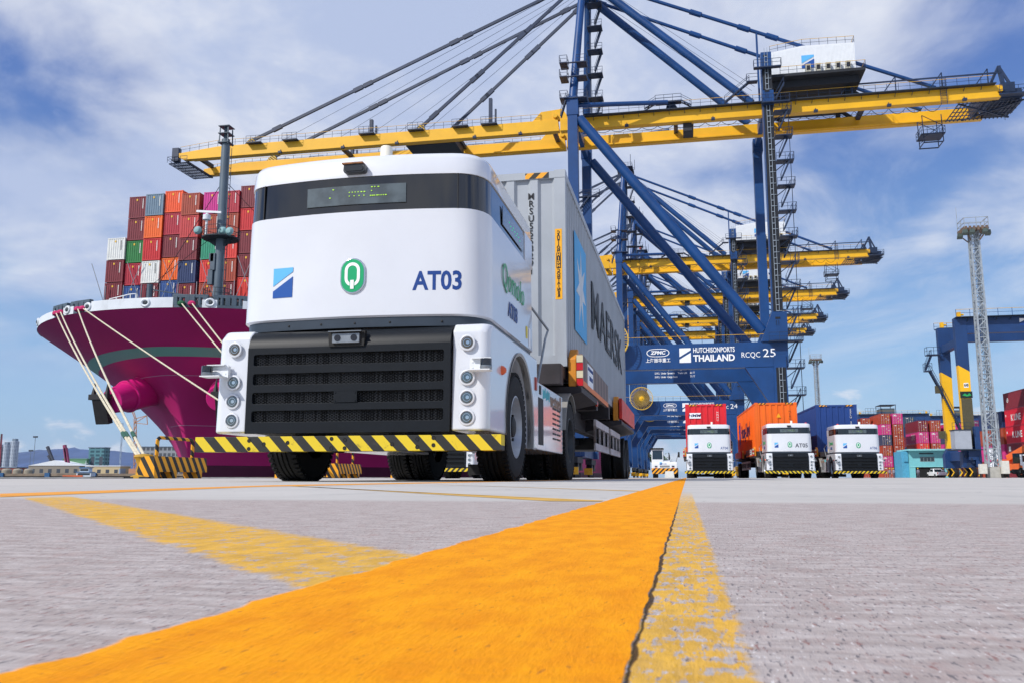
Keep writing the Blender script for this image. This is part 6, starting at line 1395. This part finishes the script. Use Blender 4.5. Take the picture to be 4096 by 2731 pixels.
# orange reach stacker, partly out of frame
F_ = thing('reach_stacker', 'orange reach stacker cut off by the right edge of the picture', 'reach stacker', (41.3, 115.8, 0), R(20)); OR = M('machine_orange', '#e0692f', .45, 0, .08, 1, dirt=.2, dcol='#8a4a2a')
mb = MB(); mb.box(-1.2, -.8, -.3, .3, .5, 3.6); mb.box(.8, 1.2, -.3, .3, .5, 3.6); mb.box(-1.25, 1.25, -.35, .35, 3.0, 3.4); mb.box(-.9, .9, -.2, .2, 1.5, 1.9); mb.box(-1.3, -1.0, -.4, 0, 2.4, 2.8); mb.build('mast_frame', OR, F_, bevel=.04)
mb = MB(); mb.box(-1.4, 1.4, .5, 4.5, .7, 1.7); mb.box(-1.4, 1.4, 4.5, 5.4, .6, 2.3); mb.build('machine_body', OR, F_, bevel=.1); mb = MB(); mb.box(-.8, .8, 1.4, 3.0, 1.75, 3.0); mb.build('operator_cab', GLASSW, F_, bevel=.08); mb = MB(); mb.bar((0, 4.6, 2.4), (0, -1.5, 4.6), .7, .8); mb.build('boom_arm', OR, F_, bevel=.05)
for s in (-1, 1):
    for y in (.9, 4.2):
        wh = thing('wheel', None, None, (s*1.2, y, .62)); wh.parent = F_; mb = MB(); mb.lathe([(.3, -.25), (.6, -.25), (.62, 0), (.6, .25), (.3, .25)], (0,0,0), 'x', 24, close=True); mb.build('tyre', RUBBER, wh); mb = MB(); mb.lathe([(.001, .2), (.31, .2), (.31, -.2), (.001, -.2)], (0,0,0), 'x', 16); mb.build('rim', M('machine_orange', '#e0692f'), wh)

# ---------------------------------------------------------------- trees at the end of the quay
def make_tree(label, x, y, h, seed):
    rnd = random.Random(seed); T = thing('broadleaf_tree', label, 'tree', (x, y, 0), 0, 'green trees at the far end of the quay'); mb = MB()
    mb.tube((0, 0, 0), (.1, 0, h*.4), .28, 9, .18)
    tips = []
    for k in range(7):
        a = rnd.uniform(0, 6.28); q = Vector((math.cos(a)*h*rnd.uniform(.12, .3), math.sin(a)*h*rnd.uniform(.12, .3), h*rnd.uniform(.55, .88))); mb.tube((.1, 0, h*rnd.uniform(.28, .4)), q, .11, 6, .03); tips.append(q)
    mb.build('trunk', M('bark', '#4a3a2c', .9, 0, .2, 6), T); mb = MB()
    for q in tips:
        for _ in range(170):
            v = Vector((rnd.gauss(0, 1), rnd.gauss(0, 1), rnd.gauss(0, .8)))*h*.085; c = q+v; u = Vector((rnd.uniform(-1, 1), rnd.uniform(-1, 1), rnd.uniform(-.6, .6))).normalized()*h*.035; w_ = u.cross(Vector((rnd.uniform(-1, 1), rnd.uniform(-1, 1), 1))).normalized()*h*.02
            mb.add([c-u, c-w_, c+u, c+w_], [(0, 1, 2, 3)], rnd.randint(0, 2))
    mb.build('crown', [M('leaf_a', '#3d6a2a', .7), M('leaf_b', '#55803a', .7), M('leaf_c', '#2c5024', .7)], T, merge=False, smooth=0)
for i, (x, y, h, lb) in enumerate(((-14.5, 430, 12, 'green tree at the far end of the quay, left one of the pair'), (-9.5, 436, 10, 'green tree at the far end of the quay, right one of the pair'))): make_tree(lb, x, y, h, i)

# ---------------------------------------------------------------- across the water
FAR = M('far_steel', '#6f7f90', .7, 0, .1, .1)
def facade(name, wall, glass, sx_, sz_):
    m, b = newmat(name); t = nd('ShaderNodeTexCoord').outputs['Object']; s = nd('ShaderNodeSeparateXYZ'); L.new(t, s.inputs[0])
    a = mth('GREATER_THAN', mth('FRACT', mth('MULTIPLY', s.outputs[2], 1/sz_)), .45); c = mth('GREATER_THAN', mth('FRACT', mth('MULTIPLY', mth('ADD', s.outputs[0], s.outputs[1]), 1/sx_)), .3)
    x_ = nd('ShaderNodeMix', data_type='RGBA'); L.new(mth('MULTIPLY', a, c), x_.inputs[0]); x_.inputs[6].default_value = lin(wall); x_.inputs[7].default_value = lin(glass); L.new(x_.outputs[2], b.inputs['Base Color']); b.inputs['Roughness'].default_value = .5; return m
TOW = facade('tower_facade', '#c2ccd6', '#3f587a', 5, 3.4)
for i, (x, y, r_, h, lb) in enumerate(((-1692, 1912, 9.5, 76, 'leftmost hazy apartment tower at the left edge'), (-1672, 1914, 9, 82, 'middle hazy apartment tower of the group at the left'), (-1652, 1916, 9.5, 90, 'right and tallest hazy apartment tower of the group at the left'))):
    t = thing('apartment_tower', lb, 'tower', (x, y, 0), 0, 'apartment towers across the water'); mb = MB(); mb.lathe([(.001, 0), (r_, 0), (r_, h), (.001, h)], (0,0,0), 'z', 14); mb.build('wall', TOW, t); mb = MB(); mb.box(-r_*.5, r_*.5, -r_*.5, r_*.5, h, h+6); mb.build('roof_block', FAR, t)
def boom_crane(label, x, y, pts, col, base=True, wd_=1.0):
    T = thing('distant_crane', label, 'crane', (x, y, 0), 0, 'distant cranes across the water'); mb = MB()
    for a, b in pts: mb.bar((a[0], 0, a[1]), (b[0], 0, b[1]), wd_*(.55 if len(pts) > 4 else 1))
    mb.build('boom', M('far_'+col.strip('#'), col, .6), T)
    mb = MB(); mb.box(-3, 3, -3, 3, 1, 6); mb.build('machine_base', M('far_'+col.strip('#'), col), T); return T
boom_crane('dark leaning crane boom across the water, above the white roof', -421, 528, [((0, 5), (-8.5, 21)), ((0, 5), (-7, 15)), ], '#3a3f4c', wd_=1.6)
boom_crane('purple red leaning crane boom left of the green glass building', -413, 529, [((0, 5), (-4, 22)), ((1, 5), (-3, 20))], '#8a3158', wd_=1.8)
fl = [((-1, 4), (-3.5, 40)), ((1.5, 4), (-2, 40)), ((-3, 40), (-8, 50)), ((-2, 40), (-6.5, 50)), ((-2.5, 37), (6, 42)), ((-2.5, 40), (6, 42)), ((6, 42), (7, 36)), ((-2.5, 37), (7, 36))]
for k in range(9): fl.append(((-1-.28*k, 4+4*k), (1.1-.35*k, 8+4*k)))
boom_crane('tall orange lattice crane behind the mooring ropes, under the bow', -368, 538, fl, '#b5805e', wd_=.8)
boom_crane('thin grey lattice tower crane just left of the mooring ropes', -379, 536, [((0, 3), (0, 37)), ((.8, 3), (.8, 37)), ((0, 5), (.8, 9)), ((0, 9), (.8, 13)), ((0, 13), (.8, 17)), ((0, 20), (.8, 24)), ((0, 28), (.8, 32))], '#8fa0b5', wd_=.5)
boom_crane('red and white lattice mast beside the hazy apartment towers', -1683, 1905, [((-1.5, 0), (0, 108)), ((1.5, 0), (0, 108))], '#b0454c', wd_=3)
def shed(label, cat, x, y, w_, d_, h, wall, roof=None, name='warehouse', gable=0, rz=.13):
    T = thing(name, label, cat, (x, y, .5), rz); mb = MB(); mb.box(0, w_, 0, d_, 0, h); mb.build('wall', wall, T); mb = MB()
    mb.prism([(-.4, h), (w_+.4, h), (w_*.5, h+gable+.4), ], 'y', -.4, d_+.4) if gable else mb.box(-.4, w_+.4, -.4, d_+.4, h, h+.6)
    mb.build('roof', roof or wall, T); mb = MB()
    for k in range(max(2, int(w_/6))): mb.box(2+k*6, 4.5+k*6, -.06, 0, h*.35, h*.7)
    mb.build('window', M('far_dark', '#39434f', .6), T); return T
Wf = M('far_white', '#e3e8ec', .6); Gf = facade('green_glass', '#4f7f86', '#1f4a55', 4, 2.6)
shed('long warehouse with a gleaming white roof across the water', 'warehouse', -438, 522, 36, 20, 7.5, M('far_beige', '#8d8579', .8), Wf, gable=3.2)
shed('pale low shed with yellow frames right of the white roof', 'warehouse', -400, 530, 24, 14, 7, M('far_sand', '#c7b58e', .8), Wf)
shed('dark green glass building in front of the hazy hill', 'building', -410, 545, 11, 8, 20, Gf, FAR, name='office_building')
shed('low green roofed shed left of the green glass building', 'warehouse', -426, 540, 17, 9, 12, M('far_green', '#5d8a68', .8), M('far_green', '#5d8a68'))
shed('grey rusty platform building behind the striped block', 'building', -366, 540, 30, 18, 20, facade('module_facade', '#8f9499', '#4b5058', 3, 4), FAR, name='module_building')
shed('pale block with cranes on top, right part behind the ship stem', 'building', -352, 556, 14, 10, 25, M('far_grey', '#a6aeb8', .8), FAR, name='module_building')
shed('reddish low shed across the water near the lamp pole', 'warehouse', -470, 515, 26, 12, 6, M('far_red', '#9a5148', .8), FAR)
shed('grey low shed near the apartment towers', 'warehouse', -520, 505, 40, 14, 5, M('far_grey', '#a6aeb8'), Wf)
mb = MB()
for k in range(0): mb.tube((-440+9*k, 470+1.2*k, 1), (-440+9*k, 470+1.2*k, 5.5), 4.2, 14)
Tk = None
for k in range(9):
    t = thing('storage_tank', 'beige storage tank in the row across the water', 'tank', (-352+12.5*k*.5-60, 424+k*1.0, .5), 0, 'row of beige storage tanks'); mb = MB(); mb.lathe([(.001, 0), (2.6, 0), (2.6, 3.6), (2.0, 4.3), (.001, 4.6)], (0,0,0), 'z', 14); mb.build('tank_shell', M('tank_beige', '#98907f', .7), t); mb = MB(); mb.bar((2.7, 0, 0), (2.7, 0, 4), .3); mb.build('tank_ladder', FAR, t)
mb = MB(); mb.box(-2, 420, 0, 3, -3, 1.4)
qw = thing('far_quay_wall', 'low brown quay wall with dark fender gaps across the water', 'quay wall', (-560, 262, 0), math.atan2(115, 750)); mb = MB(); mb.box(0, 460, 0, 4, .6, 1.6); mb.build('wall_cap', M('quay_rust', '#8a7a68', .9, 0, .3, .2, dirt=.5), qw); mb = MB(); mb.box(0, 460, .5, 4, -3, .6); mb.build('wall_base', M('quay_dark', '#2c2a2b', .9), qw)
mb = MB()
for k in range(24): mb.box(8+19*k, 10+19*k, -.5, .3, -2, 1.9)
mb.build('fender', M('fender_blue', '#2d5f8c', .7), qw)
for i, (x, y, lb) in enumerate(((-437, 525, 'tall floodlight pole in front of the hazy hill at the left'), (-448, 535, 'shorter floodlight pole just left of the tall one'))):
    T = thing('floodlight_pole', lb, 'light pole', (x, y, 0), 0, 'floodlight poles across the water'); h = 27-9*i; mb = MB(); mb.tube((0, 0, 0), (0, 0, h), .28, 7, .16); mb.build('pole', FAR, T); mb = MB(); mb.box(-1.4, 1.4, -.6, .6, h, h+.9); mb.box(-1.8, 1.8, -.3, .3, h+.9, h+1.1); mb.build('lamp_head', M('far_dark', '#39434f'), T)
# tug boat
tb = thing('tug_boat', 'small blue and white tug boat with an orange deck across the water', 'boat', (-222, 291, -1.0), R(10))
mb = MB(); rings = []
for z, k in ((-.4, .86), (.6, .95), (1.2, 1.0)): rings.append([(x*k, y*k, z+(max(0, abs(x)-4))*.12) for x, y in ((-8, 0), (-7, 1.6), (-4, 2.4), (3, 2.4), (6, 1.5), (8, 0), (6, -1.5), (3, -2.4), (-4, -2.4), (-7, -1.6))])
loft(mb, rings); mb.build('hull', DARK, tb); mb = MB(); mb.box(-5.5, 2, -1.8, 1.8, 1.2, 1.9); mb.build('deck', M('tug_orange', '#d96a3a', .6), tb); mb = MB(); mb.box(-.5, 5, -1.6, 1.6, 1.3, 3.0); mb.box(.5, 4, -1.3, 1.3, 3.0, 4.6); mb.build('cabin', M('tug_white', '#dde6ec', .5), tb, bevel=.06); mb = MB(); mb.box(-.8, 5.2, -1.9, 1.9, 3.0, 3.15); mb.box(.3, 4.3, -1.6, 1.6, 4.6, 4.8); mb.build('cabin_roof', M('tug_blue', '#2f79b0', .5), tb); mb = MB(); mb.box(.7, 3.8, -1.33, -1.28, 3.4, 4.2); mb.box(0, 4.6, -1.63, -1.58, 1.9, 2.6); mb.build('cabin_windows', GLASSW, tb); mb = MB(); mb.bar((2, 0, 4.8), (2, 0, 7.2), .14); mb.bar((1.2, 0, 6.3), (2.8, 0, 6.3), .1); mb.build('mast', WHITE2, tb)
yb_ = thing('work_barge', 'dark work barge with yellow frame at the left, across the water', 'boat', (-262, 278, -1.0), R(8)); mb = MB(); mb.box(-16, 14, -3, 3, -.5, 1.5); mb.build('hull', DARK, yb_, bevel=.2); mb = MB()
for a, b in (((-3, 1.5), (0, 6)), ((3, 1.5), (0, 6)), ((-4, 4), (4, 5.6)), ((-4, 1.5), (-4, 4)), ((0, 6), (4, 5.6))): mb.bar((a[0], 0, a[1]), (b[0], 0, b[1]), .5)
mb.build('yellow_frame', YEL, yb_); mb = MB(); mb.box(8, 11, -1.5, 1.5, 1.5, 5); mb.build('cabin', M('barge_brown', '#6b5a48', .7), yb_)
# haze over the distance
mb = MB(); mb.box(-6200, 1500, -300, 7500, -6, 330); hz = mb.build('haze', M('haze_mat', '#ffffff'), smooth=0)
m, b = newmat('haze_volume'); N.remove(b); pv = nd('ShaderNodeVolumePrincipled'); pv.inputs['Color'].default_value = (.80, .88, 1, 1); pv.inputs['Density'].default_value = .000035; pv.inputs['Anisotropy'].default_value = .2
L.new(pv.outputs[0], N['Material Output'].inputs['Volume']); hz.data.materials.clear(); hz.data.materials.append(m); hz['kind'] = 'stuff'; hz['label'] = 'thin pale haze over the distant shore'
